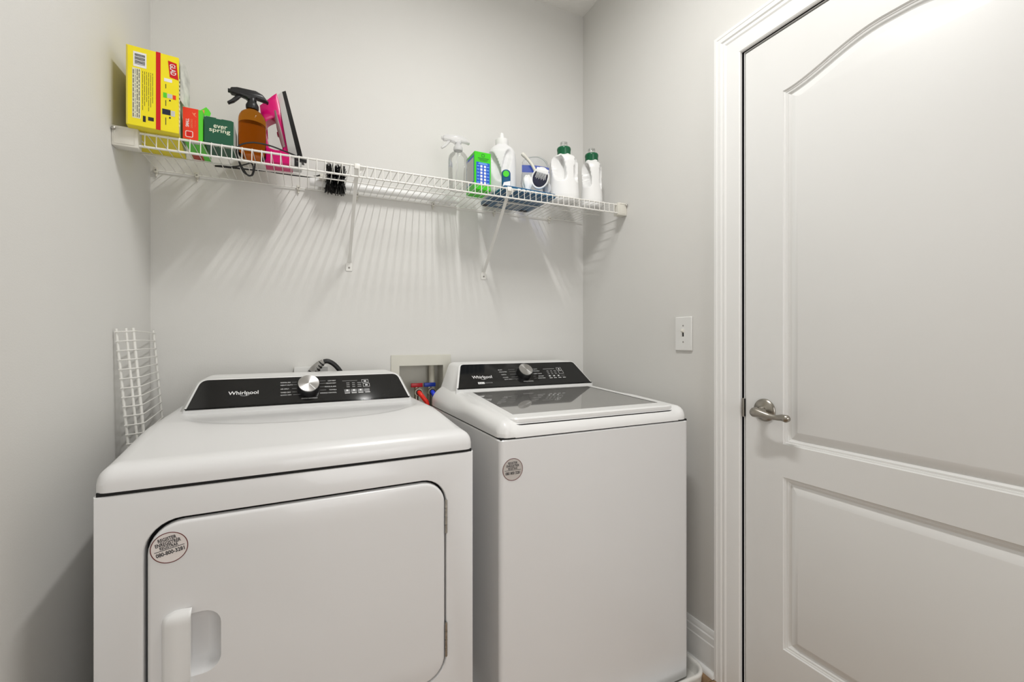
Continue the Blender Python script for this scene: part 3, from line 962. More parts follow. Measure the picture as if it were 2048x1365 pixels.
# ------------------------------------------------------------------ wire shelf on the back wall
SY0, SY1 = 1.530, 1.842                     # front and back of the deck
def zs(x):
    """height of the deck, which rises slightly to the right"""
    return 1.7175 + 0.011 * (x + 0.41)
XA, XB = -0.452, 1.258
RW = 0.0013
LIP = 0.0405
sh = thing('wire_shelf', 'long white wire shelf fixed to the back wall above the machines', 'shelf', (0.4, YB, zs(0.4)))
def S(x, y, dz):
    """world (x, y, height over the deck axis) -> shelf space"""
    return Vector((x - 0.4, y - YB, zs(x) + dz - zs(0.4)))
def rod(y, dz, r, x0=XA, x1=XB):
    obj('rod', tube([S(x0, y, dz), S((x0 + x1) / 2, y, dz), S(x1, y, dz)], r, 10), WIRE, sh)
rod(SY0, -0.0042, 0.0033)
rod(SY0 - 0.0035, -LIP, 0.0033)
rod(SY0 + 0.165, -0.0036, 0.0022)
rod(SY1, -0.0036, 0.0024)
wire0 = None
n = int((XB - XA) / 0.0254)
for k in range(n + 1):
    x = XA + 0.006 + k * 0.0254
    if x > XB - 0.004:
        break
    if wire0 is None:
        pts = [(0, SY1 - YB, 0), (0, SY0 + 0.006 - YB, 0), (0, SY0 - 0.002 - YB, -0.0012), (0, SY0 - 0.0052 - YB, -0.005), (0, SY0 - 0.0062 - YB, -0.012), (0, SY0 - 0.0080 - YB, -LIP - 0.001)]
        wire0 = obj('wire', tube(pts, RW, 6), WIRE, sh)
        wr = wire0
    else:
        wr = wire0.copy()
        C.objects.link(wr)
    wr.parent = sh
    wr.location = S(x, YB, 0)
# plastic end caps holding the lip
for x0, x1 in ((XL, -0.4080), (1.2240, XR)):
    z0 = S((x0 + x1) / 2, YB, 0).z
    xa, xb = x0 - 0.4, x1 - 0.4
    b = box(xa, xb, SY0 - 0.013 - YB, SY0 + 0.020 - YB, z0 - 0.0500, z0 + 0.0040, bev=0.003)
    eb = obj('end_bracket', b, CREAM, sh, angle=30)
    xm = (xa + xb) / 2
    hw = (xb - xa) / 2 - 0.006
    b = plate(rrect(xm - hw, xm + hw, z0 - 0.044, z0 - 0.002, 0.003, 3), [rrect(xm - hw + 0.0015, xm + hw - 0.0015, z0 - 0.0425, z0 - 0.0035, 0.002, 3)], SY0 - 0.0140 - YB, SY0 - 0.0128 - YB, lambda u, v, t: Vector((u, t, v)))
    obj('bracket_rib', b, CREAM, eb, smooth=False)
    side = 1 if x0 == XL else -1
    wx = xa if side == 1 else xb
    b = lathe([(0.0045, 0.0), (0.0045, 0.004), (0.002, 0.006)], 12, mtx=Matrix.Translation((wx + side * 0.006, SY0 - 0.016 - YB, z0 - 0.006)) @ Matrix.Rotation(math.radians(90), 4, 'X'))
    obj('screw', b, STEEL, eb)
# wall clips
for x in (-0.448, -0.334, -0.019, 0.190, 0.4985, 0.7815, 1.0700):
    p = S(x, SY1, 0)
    b = box(p.x - 0.0055, p.x + 0.0055, -0.014, 0.0, p.z - 0.012, p.z + 0.006, bev=0.0015)
    tube([(p.x, -0.002, p.z - 0.010), (p.x, -0.007, p.z - 0.024)], [0.004, 0.0025], 8, bm=b)
    cl = obj('wall_clip', b, CREAM, sh, angle=30)
    b = lathe([(0.0028, 0), (0.0026, 0.0012), (0.0012, 0.0018)], 10, mtx=Matrix.Translation((p.x, -0.0138, p.z - 0.004)) @ Matrix.Rotation(math.radians(90), 4, 'X'))
    obj('screw', b, GREYP, cl)
# diagonal support braces
for x, xw in ((0.158, 0.161), (0.711, 0.732)):
    p1 = S(x, SY0 + 0.006, -0.012)
    p2 = Vector((xw - 0.4, -0.004, 1.452 - zs(0.4)))
    d = (p2 - p1).normalized()
    sd = Vector((1, 0, 0))
    nn = d.cross(sd).normalized()
    loops = []
    for t, w, th in ((0, 0.0085, 0.0030), (0.04, 0.0070, 0.0042), (0.12, 0.0060, 0.0050), (0.88, 0.0060, 0.0050), (0.96, 0.0070, 0.0030), (1.0, 0.0085, 0.0020)):
        c = p1.lerp(p2, t)
        loops.append([c + sd * w + nn * th, c + sd * w * 0.55 - nn * th, c - sd * w * 0.55 - nn * th, c - sd * w + nn * th])
    b = loft(loops)
    # hook over the front rod
    hk = [(-0.0085, 0.0), (0.0085, 0.0), (0.0085, 0.012), (0.0085, 0.030), (-0.0085, 0.030), (-0.0085, 0.012)]
    pf = S(x, SY0 + 0.0035, 0)
    box(pf.x - 0.0085, pf.x + 0.0085, SY0 - 0.0060 - YB, SY0 + 0.009 - YB, pf.z - 0.0145, pf.z + 0.0022, bev=0.0015, bm=b)
    # gusset at the right of the hook
    g = [(pf.x + 0.008, pf.z - 0.002), (pf.x + 0.026, pf.z - 0.004), (pf.x + 0.021, pf.z - 0.013), (pf.x + 0.010, pf.z - 0.026)]
    plate(g[::-1], [], SY0 + 0.006 - YB, SY0 + 0.009 - YB, lambda u, v, t: Vector((u, t, v)), bm=b)
    br = obj('support_brace', b, WIRE, sh, angle=35)
    ft = rrect(xw - 0.4 - 0.0125, xw - 0.4 + 0.0125, 1.418 - zs(0.4), 1.452 - zs(0.4), [0.002, 0.002, 0.009, 0.009], 4)
    b = plate(ft, [], -0.0035, -0.0004, lambda u, v, t: Vector((u, t, v)), ch=0.0008)
    obj('brace_foot', b, WIRE, br, angle=30)
    b = lathe([(0.0040, 0), (0.0038, 0.0015), (0.0015, 0.0028)], 12, mtx=Matrix.Translation((xw - 0.4, -0.0034, 1.431 - zs(0.4))) @ Matrix.Rotation(math.radians(90), 4, 'X'))
    obj('screw', b, GREYP, br)

# leftover shelf piece standing in the left corner beside the dryer
ln = math.atan2(0.094, 1.178)
sp = thing('wire_shelf_offcut', 'leftover white wire shelf piece leaning upright in corner behind the dryer', 'wire shelf', (-0.360, 1.53, 0.002))
sp.rotation_euler = (0, -ln, 0)
HH = 1.178
def rodv(x, y, r):
    obj('rod', tube([(x, y, 0), (x, y, HH / 2), (x, y, HH)], r, 8), WIRE, sp)
rodv(-0.0035, -0.004, 0.0034)
rodv(0.017, -0.004, 0.0032)
rodv(0.030, 0.004, 0.0037)
rodv(0.0040, 0.288, 0.0034)
w0 = None
k = 0
z = HH - 0.009
while z > 0.01:
    if w0 is None:
        pts = [(-0.006, -0.0085, 0), (0.002, -0.0085, 0), (0.014, -0.0080, 0), (0.026, -0.0050, 0), (0.033, 0.001, 0), (0.0345, 0.008, 0), (0.033, 0.03, 0), (0.0070, 0.290, 0)]
        w0 = obj('wire', tube(pts, 0.0016, 6), WIRE, sp)
        wr = w0
    else:
        wr = w0.copy()
        C.objects.link(wr)
    wr.parent = sp
    wr.location = (0, 0, z)
    z -= 0.0254

# ------------------------------------------------------------------ things on the shelf
TOP = RW + 0.0004                            # top of the deck wires over the deck axis
def on(x, y):
    return (x, y, zs(x) + TOP)

def carton(parent, w, d, h, m, name='carton', bev=0.0012):
    return obj(name, box(0, w, 0, d, 0, h, bev=bev, seg=1), m, parent, smooth=False)
def facef(w=None):          # front face frame: u right, v up
    return frame((0, -0.0001, 0), (1, 0, 0), (0, 0, 1))

# yellow bag box
rz = math.radians(6.5)
W1, D1, H1 = 0.1125, 0.205, 0.212
yb = thing('trash_bag_box', 'tall yellow trash bag box with red stripe at left end of the shelf', 'box', on(-0.4265, 1.490), rz)
cb = carton(yb, W1, D1, H1, YEL)
F = facef()
quads('label_print', [(0.0010, 0.0035, 0.002, H1 - 0.002)], YELD, cb, F)
quads('stripe_print', [(0.0625, 0.0725, 0.0, H1)], REDP, cb, F)
quads('barcode_label', [(0.015, 0.0425, 0.158, 0.198)], PRINTW, cb, F)
quads('barcode', [(0.018, 0.0395, 0.1645 + i * 0.0032, 0.1645 + i * 0.0032 + (0.0021 if i % 3 else 0.0012)) for i in range(9)], PRINTK, cb, F @ Matrix.Translation((0, 0, 0.0003)), 0.0002)
quads('text_block', [(0.013, 0.030, 0.020, 0.154)], mat('print_pale_yellow', (0.78, 0.76, 0.55), 0.5, linear=True), cb, F)
for i in range(4):
    rows = []
    v = 0.0225
    while v < 0.150:
        l = random.uniform(0.006, 0.02)
        rows.append((0.0145 + i * 0.0040, 0.0160 + i * 0.0040, v, min(v + l, 0.152)))
        v += l + 0.0025
    quads('fine_print', rows, PRINTK if i != 1 else PRINTG, cb, F @ Matrix.Translation((0, 0, 0.0003)), 0.0002)
rows = []
for i in range(6):
    v = 0.045 + 0.012 * (i % 3)
    while v < 0.148:
        l = random.uniform(0.008, 0.028)
        rows.append((0.034 + i * 0.0042, 0.0351 + i * 0.0042, v, min(v + l, 0.150)))
        v += l + 0.002
quads('fine_print', rows, mat('print_olive', (0.16, 0.13, 0.02), 0.5, linear=True), cb, F, 0.0003)
quads('mark_print', [(0.035, 0.041, 0.014, 0.030), (0.046, 0.058, 0.020, 0.030)], PRINTK, cb, F)
wtext('GLAD', 0.030, 0.0125, F @ Matrix.Translation((0, 0, 0.0006)), 0.0995, 0.1735, cb, PRINTW, bold=0.015, align='CENTER', lift=0.0003, rot=-math.pi / 2 + 0.08)
b = NB()
plate([(0.0885, 0.196), (0.0925, 0.1515), (0.1115, 0.1485), (0.1075, 0.193)], [], 0.0, 0.0005, lambda u, v, t: F @ Vector((u, v, t)), bm=b)
obj('logo_patch', b, REDP, cb, smooth=False)
quads('bottle_print', [(0.080, 0.0975, 0.137, 0.146)], PRINTW, cb, F)
quads('bottle_print', [(0.078, 0.086, 0.092, 0.106)], LGREEN, cb, F)
quads('bottle_print', [(0.087, 0.098, 0.093, 0.105)], LGREY, cb, F)
quads('bottle_print', [(0.099, 0.106, 0.092, 0.104)], ORED, cb, F)
quads('bottle_print', [(0.076, 0.094, 0.046, 0.061)], mat('print_navy', (0.01, 0.015, 0.04), 0.4, linear=True), cb, F)
quads('bottle_print', [(0.095, 0.104, 0.045, 0.060)], LGREY, cb, F)
quads('caption_print', [(0.083, 0.0845, 0.118, 0.130), (0.083, 0.0845, 0.070, 0.086), (0.083, 0.0845, 0.018, 0.038), (0.091, 0.0945, 0.085, 0.089), (0.091, 0.0945, 0.037, 0.042)], PRINTK, cb, F)
quads('perforation', [(0.1125, 0.1145, 0.020 + i * 0.0115, 0.026 + i * 0.0115) for i in range(12)], mat('print_cream_yellow', (0.85, 0.80, 0.45), 0.5, linear=True), cb, F)
# side panel, torn open, with its loose flap
Sd = frame((W1 + 0.0001, 0, 0), (0, 1, 0), (0, 0, 1))
quads('side_panel_print', [(0.004, D1 - 0.004, 0.004, H1 - 0.004)], mat('carton_silver_yellow', (0.70, 0.69, 0.52), 0.5, var=0.15, vscale=40, linear=True), cb, Sd)
flp = [(0.010, 0.205), (0.004, 0.190), (0.004, 0.096), (0.050, 0.096), (0.070, 0.104), (0.088, 0.118), (0.072, 0.135), (0.066, 0.155), (0.074, 0.178), (0.062, 0.190), (0.030, 0.212)]
b = NB()
def flap3(u, v, t):
    bulge = 0.018 * math.sin(min(1, max(0, u / 0.09)) * math.pi * 0.5) * max(0.15, min(1, (v - 0.02) / 0.12))
    return Vector((W1 + 0.0015 + bulge + t, u, v))
dens = []
for i in range(len(flp)):
    a = Vector(flp[i]); c = Vector(flp[(i + 1) % len(flp)])
    for k in range(4):
        q = a.lerp(c, k / 4)
        dens.append((q.x, q.y))
plate(dens[::-1], [], 0.0, 0.0012, flap3, bm=b)
obj('torn_flap', b, mat('carton_silver', (0.66, 0.66, 0.60), 0.45, var=0.3, vscale=30, linear=True), cb, angle=50)
b = NB()
plate([(0.078, 0.205), (0.070, 0.17), (0.072, 0.125), (0.095, 0.10), (0.098, 0.15), (0.092, 0.20)], [], 0.0, 0.001, lambda u, v, t: Vector((W1 + 0.008 + t, u + 0.002, v)), bm=b)
obj('torn_flap', b, YELD, cb, smooth=False)

# red and green small bag box
rb = thing('small_bag_box', 'narrow orange-red and lime green box beside the yellow trash bag box', 'box', on(-0.3120, 1.533), math.radians(2))
cb = carton(rb, 0.0475, 0.165, 0.090, LGREEN)
quads('front_print', [(0.0, 0.0365, 0.0, 0.0900)], ORED, cb, F)
wtext('SMALL', 0.024, 0.0080, F @ Matrix.Translation((0, 0, 0.0003)), 0.0105, 0.047, cb, PRINTW, bold=0.015, align='CENTER', lift=0.0002, rot=math.pi / 2)
wtext('GARBAGE BAGS', 0.026, 0.0050, F @ Matrix.Translation((0, 0, 0.0003)), 0.0205, 0.046, cb, mat('print_salmon', (0.85, 0.25, 0.12), 0.5, linear=True), align='CENTER', lift=0.0002, rot=math.pi / 2)
wtext('made strong', 0.018, 0.0026, F @ Matrix.Translation((0, 0, 0.0003)), 0.0290, 0.047, cb, MATS['print_salmon'], align='CENTER', lift=0.0002, rot=math.pi / 2)
b = NB()
plate([(0.021, 0.079), (0.026, 0.070), (0.033, 0.066), (0.028, 0.072), (0.031, 0.079), (0.025, 0.076)], [], 0, 0.0003, lambda u, v, t: F @ Vector((u, v, t + 0.0003)), bm=b)
obj('leaf_print', b, MATS['print_salmon'], cb, smooth=False)
b = NB()
plate(rrect(0.006, 0.024, 0.006, 0.024, 0.003, 2), [rrect(0.0075, 0.0225, 0.0075, 0.0225, 0.002, 2)], 0, 0.0003, lambda u, v, t: F @ Vector((u, v, t + 0.0003)), bm=b)
obj('badge_print', b, PRINTW, cb, smooth=False)
quads('badge_mark', [(0.0095, 0.0200, 0.0095, 0.0205)], REDP, cb, F @ Matrix.Translation((0, 0, 0.0003)), 0.0002)
Bt = frame((0, 0, -0.0001), (1, 0, 0), (0, -1, 0))
quads('bottom_label', [(0.012, 0.036, -0.030, -0.012)], LGREY, cb, Bt)
quads('bottom_label', [(0.002, 0.030, -0.163, -0.115)], mat('dull_red_carton', (0.42, 0.05, 0.03), 0.5, linear=True), cb, Bt)
b = NB()
plate([(0.0, 0.0), (0.034, 0.0), (0.036, 0.012), (0.030, 0.022), (0.022, 0.030), (0.020, 0.028), (0.006, 0.014)], [], 0, 0.0008, lambda u, v, t: Vector((0.030 + u * 0.9, 0.030 + t + v * 0.35, 0.0895 + v)), bm=b)
fl_ = obj('open_flap', b, LGREEN, cb, smooth=False)
b = NB()
plate([(0.002, 0.001), (0.018, 0.001), (0.018, 0.019), (0.007, 0.012)], [], 0, 0.0004, lambda u, v, t: Vector((0.030 + u * 0.9, 0.0292 + t + v * 0.35, 0.0895 + v)), bm=b)
obj('flap_print', b, MATS['print_salmon'], fl_, smooth=False)

# dark green box
gb = thing('dryer_sheet_box', 'dark green box with cream lettering left of the amber spray bottle', 'box', on(-0.2625, 1.534), math.radians(1.5))
GW, GD, GH = 0.073, 0.104, 0.0735
cb = carton(gb, GW, GD, GH, DGREEN)
wtext('ever', 0.034, 0.0098, F, 0.0405, 0.0500, cb, CREAMINK, bold=0.012, align='CENTER', lift=0.0004)
wtext('spring', 0.052, 0.0150, F, 0.0390, 0.0375, cb, CREAMINK, bold=0.012, align='CENTER', lift=0.0004)
quads('side_panel_print', [(0.004, GD - 0.004, 0.003, GH - 0.003)], KRAFT, cb, frame((GW + 0.0001, 0, 0), (0, 1, 0), (0, 0, 1)))
Bt = frame((0, 0, -0.0001), (1, 0, 0), (0, -1, 0))
wtext('160 sheets', 0.05, 0.008, Bt, 0.040, -0.022, cb, CREAMINK, align='CENTER', lift=0.0003)
b = NB()
plate([(0.004, 0), (0.030, 0), (0.030, 0.0025), (0.004, 0.0025)], [], 0, 0.0006, lambda u, v, t: Vector((u, 0.001 + t, GH - 0.0005 + v)), bm=b)
obj('top_tab', b, DGREEN, cb, smooth=False)
b = NB()
plate([(0.043, 0), (0.069, 0), (0.069, 0.0018), (0.043, 0.0018)], [], 0, 0.0006, lambda u, v, t: Vector((u, 0.001 + t, GH - 0.0005 + v)), bm=b)
obj('top_tab', b, DGREEN, cb, smooth=False)

# spray bottles
def spray_bottle(name, label, loc, rz, body_m, head_m, trig_m, liquid=None, hs=1.0):
    t = thing(name, label, 'spray bottle', loc, rz)
    R = 0.0385
    prof = [(R * 0.55, 0.003), (R * 0.86, 0.0), (R * 0.96, 0.002), (R, 0.007), (R, 0.110), (R * 0.985, 0.119), (R * 0.93, 0.128), (R * 0.82, 0.1365), (R * 0.62, 0.1435), (0.0165, 0.1480), (0.0140, 0.1510), (0.0140, 0.158)]
    b = lathe(prof, 40, cap0=True, cap1=False)
    bd = obj('bottle', b, body_m, t, angle=50)
    if liquid is not None:
        b = lathe([(R * 0.86, 0.0035), (R * 0.955, 0.008), (R * 0.955, 0.103), (R * 0.90, 0.1045)], 36)
        obj('liquid', b, liquid, t, angle=50)
    b = lathe([(0.0165, 0.152), (0.0175, 0.154), (0.0175, 0.166), (0.0155, 0.170), (0.0115, 0.178), (0.0115, 0.186)], 24)
    for k in range(24):
        a = 2 * math.pi * k / 24
        box(-0.0006, 0.0006, 0.0172, 0.0180, 0.155, 0.165, bm=b, mtx=Matrix.Rotation(a, 4, 'Z'))
    obj('collar', b, head_m, t, angle=40)
    # head: side profile (u = forward, v = up) with thickness
    hp = fillet([(0.056, 0.186), (0.061, 0.194), (0.057, 0.2045), (0.040, 0.2095), (-0.010, 0.2115), (-0.028, 0.2045), (-0.046, 0.184), (-0.036, 0.1845), (-0.010, 0.188), (-0.012, 0.178), (0.012, 0.178), (0.018, 0.183), (0.034, 0.187)], [0.003, 0.004, 0.004, 0.006, 0.008, 0.008, 0.001, 0.004, 0.002, 0.001, 0.001, 0.004, 0.004], 4)
    b = NB()
    plate(hp, [], -0.0105, 0.0105, lambda u, v, w: Vector((u, -w, v * 1.0)), ch=0.0035, bm=b)
    obj('spray_head', b, head_m, t, angle=45)
    b = lathe([(0.0055, 0.0), (0.0062, 0.001), (0.0062, 0.009)], 16, mtx=Matrix.Translation((0.065, 0, 0.1955)) @ Matrix.Rotation(-math.pi / 2, 4, 'Y'))
    obj('nozzle', b, head_m, t)
    tg = [(0.026, 0.190), (0.041, 0.190), (0.047, 0.180), (0.057, 0.168), (0.067, 0.159), (0.063, 0.153), (0.048, 0.163), (0.035, 0.178)]
    b = NB()
    plate(fillet(tg, [0.001, 0.001, 0.004, 0.004, 0.001, 0.001, 0.004, 0.004], 3)[::-1], [], -0.006, 0.006, lambda u, v, w: Vector((u, -w, v)), ch=0.0018, bm=b)
    obj('trigger', b, trig_m, t, angle=45)
    if liquid is None:
        b = tube([(0, 0, 0.165), (0.004, 0, 0.08), (0.012, 0, 0.012)], 0.0022, 8)
        obj('dip_tube', b, CLEARM, t)
    return t
spray_bottle('amber_spray_bottle', 'amber spray bottle with black trigger head beside the pink iron', on(-0.148, 1.611), math.radians(186), AMBER, BLACKP, BLACKP, AMBERL)
spray_bottle('clear_spray_bottle', 'clear spray bottle with clear trigger head behind the bright green box', on(0.543, 1.640), math.radians(172), CLEAR, CLEARM, CLEARM)

# clothes iron standing on its heel
ir = thing('clothes_iron', 'pink clothes iron with grey skirt standing on its heel on the shelf', 'iron', on(-0.040, 1.668), math.radians(-4))
def px(x, y):               # side-view measures of the iron, metres
    return ((x - 585) / 690.0, (343 - y) / 600.0)
bodyo = [px(*p) for p in ((531, 343), (587, 343), (588, 318), (584, 296), (578, 272), (568, 240), (560, 210), (556.5, 198), (548, 205), (536, 217), (523, 229), (525, 246), (530, 262), (531, 280), (527, 300), (529, 325))]
bodyh = [px(*p) for p in ((541, 311), (556, 314), (569, 311), (566, 300), (561, 284), (557, 268), (553.5, 250), (546, 252), (538, 257), (533, 264), (533.5, 275), (537, 292))]
def ccw(p):
    a = sum(p[i - 1][0] * p[i][1] - p[i][0] * p[i - 1][1] for i in range(len(p)))
    return p if a > 0 else p[::-1]
def dense(p, k=3):
    q = smoothpath([(a, c, 0) for a, c in p] + [(p[0][0], p[0][1], 0)], k)
    return [(v.x, v.y) for v in q[:-1]]
bo = ccw(bodyo); bh = ccw(dense(bodyh, 3))
b = NB()
def iron3(u, v, w):
    k = 1.0 - 0.45 * max(0.0, min(1.0, v / 0.24))          # narrower towards the tip
    return Vector((u, w * k, v))
plate(bo, [bh[::-1]], -0.036, 0.036, iron3, ch=0.006, bm=b)
ib = obj('iron_body', b, PINK, ir, angle=40)
# inner side of the grip, its shade painted as a mauve-grey piece
shade_o = ccw([px(*p) for p in ((569.5, 309), (577, 306), (570, 280), (562, 255), (555.5, 232), (551.5, 236), (554, 250), (557.5, 268), (562, 285))])
b = NB()
plate(shade_o, [], -0.0372, 0.0372, iron3, ch=0.002, bm=b)
obj('grip_inner_shade', b, mat('mauve_grey_shade', (0.22, 0.13, 0.13), 0.4, linear=True), ib, angle=40)
dl = [px(*p) for p in ((562, 271), (556, 273), (557, 279), (563, 281))]
b = NB()
plate(ccw(dl), [], -0.010, 0.010, iron3, ch=0.001, bm=b)
obj('dial', b, DPINK, ib)
# skirt and soleplate : boat outlines lying in the leaning plane at the right
s0 = Vector((*px(589, 330),)); s1 = Vector((*px(562, 190),))
def boat(s, hw, tip=0.0):
    """half width along the length s in 0..1"""
    if s < 0.10:
        return hw * (0.80 + 2.0 * s)
    return hw * max(0.0, 1 - ((s - 0.10) / 0.90) ** 2.2) + 0.0008
def layer(name, a0, a1, c0, c1, hw, m):
    """solid between line a (left) and line c (right); each line bottom->top in side view"""
    loops = []
    for k in range(25):
        s = k / 24
        A_ = Vector(a0).lerp(Vector(a1), s); C_ = Vector(c0).lerp(Vector(c1), s)
        h = boat(s, hw)
        loops.append([Vector((A_.x, -h * 0.82, A_.y)), Vector((C_.x, -h, C_.y)), Vector((C_.x, h, C_.y)), Vector((A_.x, h * 0.82, A_.y))])
    return obj(name, loft(loops), m, ir, angle=40)
layer('skirt', px(583, 322), px(558, 196), px(600.5, 322), px(566, 188.5), 0.050, LGREY)
layer('soleplate', px(601.0, 322), px(566.5, 188.5), px(611.5, 322), px(574, 185.0), 0.054, BLACKP)
b = box(px(584, 0)[0], px(607, 0)[0], -0.030, 0.030, 0.002, px(0, 321)[1], bev=0.004)
obj('heel_rest', b, LGREY, ir)
b = box(px(594, 0)[0], px(603, 0)[0], -0.031, -0.027, px(0, 343)[1] + 0.003, px(0, 317)[1], bev=0.001)
obj('heel_clip', b, BLACKP, ir)

# its cord looped on the shelf
cd = thing('iron_cord', 'thin black cord of the pink iron looping over the wire shelf', 'cord', on(-0.10, 1.57))
c0 = Vector(on(-0.10, 1.57))
pth = [(0.004, 1.585, 1.7255), (-0.010, 1.572, 1.7305), (-0.033, 1.570, 1.7385), (-0.0616, 1.570, 1.7460), (-0.0894, 1.566, 1.7515), (-0.1168, 1.563, 1.7535), (-0.1437, 1.560, 1.7510), (-0.170, 1.558, 1.7400), (-0.184, 1.556, 1.7215), (-0.181, 1.572, 1.6960), (-0.168, 1.590, 1.6720), (-0.1573, 1.600, 1.6610), (-0.147, 1.602, 1.6680), (-0.1445, 1.602, 1.6900), (-0.152, 1.612, 1.7060), (-0.170, 1.650, 1.7120), (-0.205, 1.690, 1.7130), (-0.235, 1.715, 1.7200), (-0.2300, 1.737, 1.7255), (-0.1356, 1.726, 1.7265), (-0.0749, 1.735, 1.7275), (0.0031, 1.735, 1.7285), (0.0350, 1.720, 1.7290), (0.0500, 1.700, 1.7290)]
obj('cord', tube([p - c0 for p in smoothpath(pth, 6)], 0.0024, 8), BLACKR, cd)
lp = [(-0.1840, 1.590, 1.7030), (-0.176, 1.598, 1.6800), (-0.1665, 1.602, 1.6670), (-0.150, 1.602, 1.6625), (-0.1430, 1.600, 1.6740), (-0.1400, 1.60, 1.6950), (-0.1395, 1.606, 1.7120)]
obj('cord_loop', tube([p - c0 for p in smoothpath(lp, 5)], 0.0022, 8), BLACKR, cd)
pt = [(-0.268, 1.748, 1.7255), (-0.225, 1.738, 1.7265), (-0.17, 1.732, 1.7265), (-0.12, 1.727, 1.7265)]
obj('cord_bundle', tube([Vector(p) - c0 for p in pt], [0.003, 0.0055, 0.005, 0.003], 8), BLACKR, cd)
obj('plug', box(0.006, 0.036, 0.010, 0.024, -0.002, 0.011, bev=0.002, mtx=Matrix.Translation((0.072, 0.0, 0.004))), BLACKR, cd)

# black bristle brush
bb = thing('bristle_brush', 'round black bristle brush with bristles poking through the wire shelf', 'brush', (0.106, 1.780, zs(0.106) + 0.028))
b = tube([(-0.034, 0, 0.0), (0.036, 0, 0.002)], 0.007, 12)
obj('core', b, LGREY, bb)
b = lathe([(0.004, -0.058), (0.011, -0.052), (0.0125, -0.040), (0.0105, -0.030), (0.006, -0.026)], 16, mtx=Matrix.Rotation(math.pi / 2, 4, 'Y'))
obj('grip', b, CREAM, bb)
b = NB()
for i in range(13):
    x = -0.027 + i * 0.0047
    m_ = 30
    for k in range(m_):
        a = 2 * math.pi * (k + 0.5 * (i % 2)) / m_ + random.uniform(-0.08, 0.08)
        L = random.uniform(0.046, 0.054)
        if abs(a - math.pi * 1.5) < 1.2:
            L *= 1.12
        dxr = random.uniform(-0.006, 0.006) + (x - 0.0) * 0.12
        p0 = Vector((x, math.cos(a) * 0.006, math.sin(a) * 0.006))
        p1 = Vector((x + dxr, math.cos(a) * L, math.sin(a) * L))
        if p1.y > 0.066:
            p1.y = 0.066
        tube([p0, p1], [0.0017, 0.0012], 4, bm=b)
br_ = obj('bristles', b, BLACKR, bb, smooth=False)
br_['kind'] = 'stuff'

# white tube lying along the wall
wt = tag(obj('white_tube', tube([Vector((0.02, 1.815, 0)) - Vector((0.3, 1.815, 0)) + Vector((0, 0, 0)), Vector((0.30, 0, 0)) - Vector((0, 0, 0)) * 0], 0.0145, 20), WHITEP), 'white plastic tube lying along the wall at the back of the shelf', 'tube')
wt.location = (0.3, 1.812, 0)
wt.location.z = zs(0.3) + TOP + 0.0148
wt.rotation_euler = (0, -math.atan(0.011), 0)

# bright green box
gx = thing('green_detergent_box', 'bright green box with blue chart in front of the clear spray bottle', 'box', on(0.5965, 1.602), math.radians(0.5))
w, d, h = 0.070, 0.094, 0.149
cb = carton(gx, w, d, h, BGREEN, bev=0.002)
quads('chart_print', [(0.0075, 0.0640, 0.022, 0.108)], BLUEP, cb, F)
quads('chart_square', [(u, u + 0.0085, 0.0245 + i * 0.0127, 0.0245 + i * 0.0127 + 0.0088) for u in (0.0245, 0.0395) for i in range(6)], PRINTW, cb, F @ Matrix.Translation((0, 0, 0.0003)), 0.0002)
quads('chart_text', [(u, u + 0.010, 0.0275 + i * 0.0127, 0.0275 + i * 0.0127 + 0.003) for u in (0.0105, 0.0510) for i in range(6)] + [(0.016, 0.055, 0.1005, 0.1035), (0.018, 0.052, 0.105, 0.1065)], LBLUE, cb, F @ Matrix.Translation((0, 0, 0.0003)), 0.0002)
DGI = mat('print_dark_green', (0.02, 0.20, 0.02), 0.5, linear=True)
b = NB()
plate(rrect(0.029, 0.0425, 0.1285, 0.1415, 0.004, 3), [rrect(0.0315, 0.040, 0.131, 0.139, 0.002, 3)], 0, 0.0003, lambda u, v, t: F @ Vector((u, v, t)), bm=b)
obj('logo_print', b, DGI, cb, smooth=False)
quads('caption_print', [(0.014, 0.060, 0.1225, 0.1255), (0.018, 0.056, 0.1175, 0.1200), (0.022, 0.052, 0.113, 0.1150)], DGI, cb, F)
Sl = frame((-0.0001, d, 0), (0, -1, 0), (0, 0, 1))
quads('side_border_print', [(0.004, d - 0.006, 0.030, h - 0.012)], BLUEP, cb, Sl)
quads('side_panel_print', [(0.009, d - 0.010, 0.034, h - 0.022)], mat('print_pale_grey', (0.62, 0.62, 0.60), 0.5, linear=True), cb, Sl @ Matrix.Translation((0, 0, 0.0003)), 0.0002)
# teal and green pouch beside it
po = thing('pod_pouch', 'small teal pouch with green round badge right of the bright green box', 'pouch', (0.7275, 1.592, zs(0.7275) + TOP + 0.0205), math.radians(-18))
b = NB()
pp_ = rrect(-0.018, 0.018, 0.0, 0.074, [0.006, 0.006, 0.017, 0.017], 6)
loft([[Vector((u * k, y, 0.037 + (v - 0.037) * k)) for u, v in pp_] for k, y in ((0.3, 0.0), (0.75, -0.001), (0.95, 0.002), (1.0, 0.007), (0.95, 0.012), (0.75, 0.015), (0.3, 0.016))], b)
pz = obj('pouch_body', b, TEAL, po, angle=60)
b = lathe([(0.0125, 0.0), (0.0125, 0.0006)], 24, mtx=frame((-0.001, -0.0008, 0.054), (1, 0, 0), (0, 0, 1)))
obj('badge_print', b, BGREEN, pz, smooth=False)
b = NB()
plate([(-0.016, 0.002), (0.016, 0.006), (0.016, 0.026), (-0.010, 0.020)], [], 0, 0.0006, lambda u, v, t: Vector((u, -0.0008 - t, v)), bm=b)
obj('corner_print', b, PRINTW, pz, smooth=False)

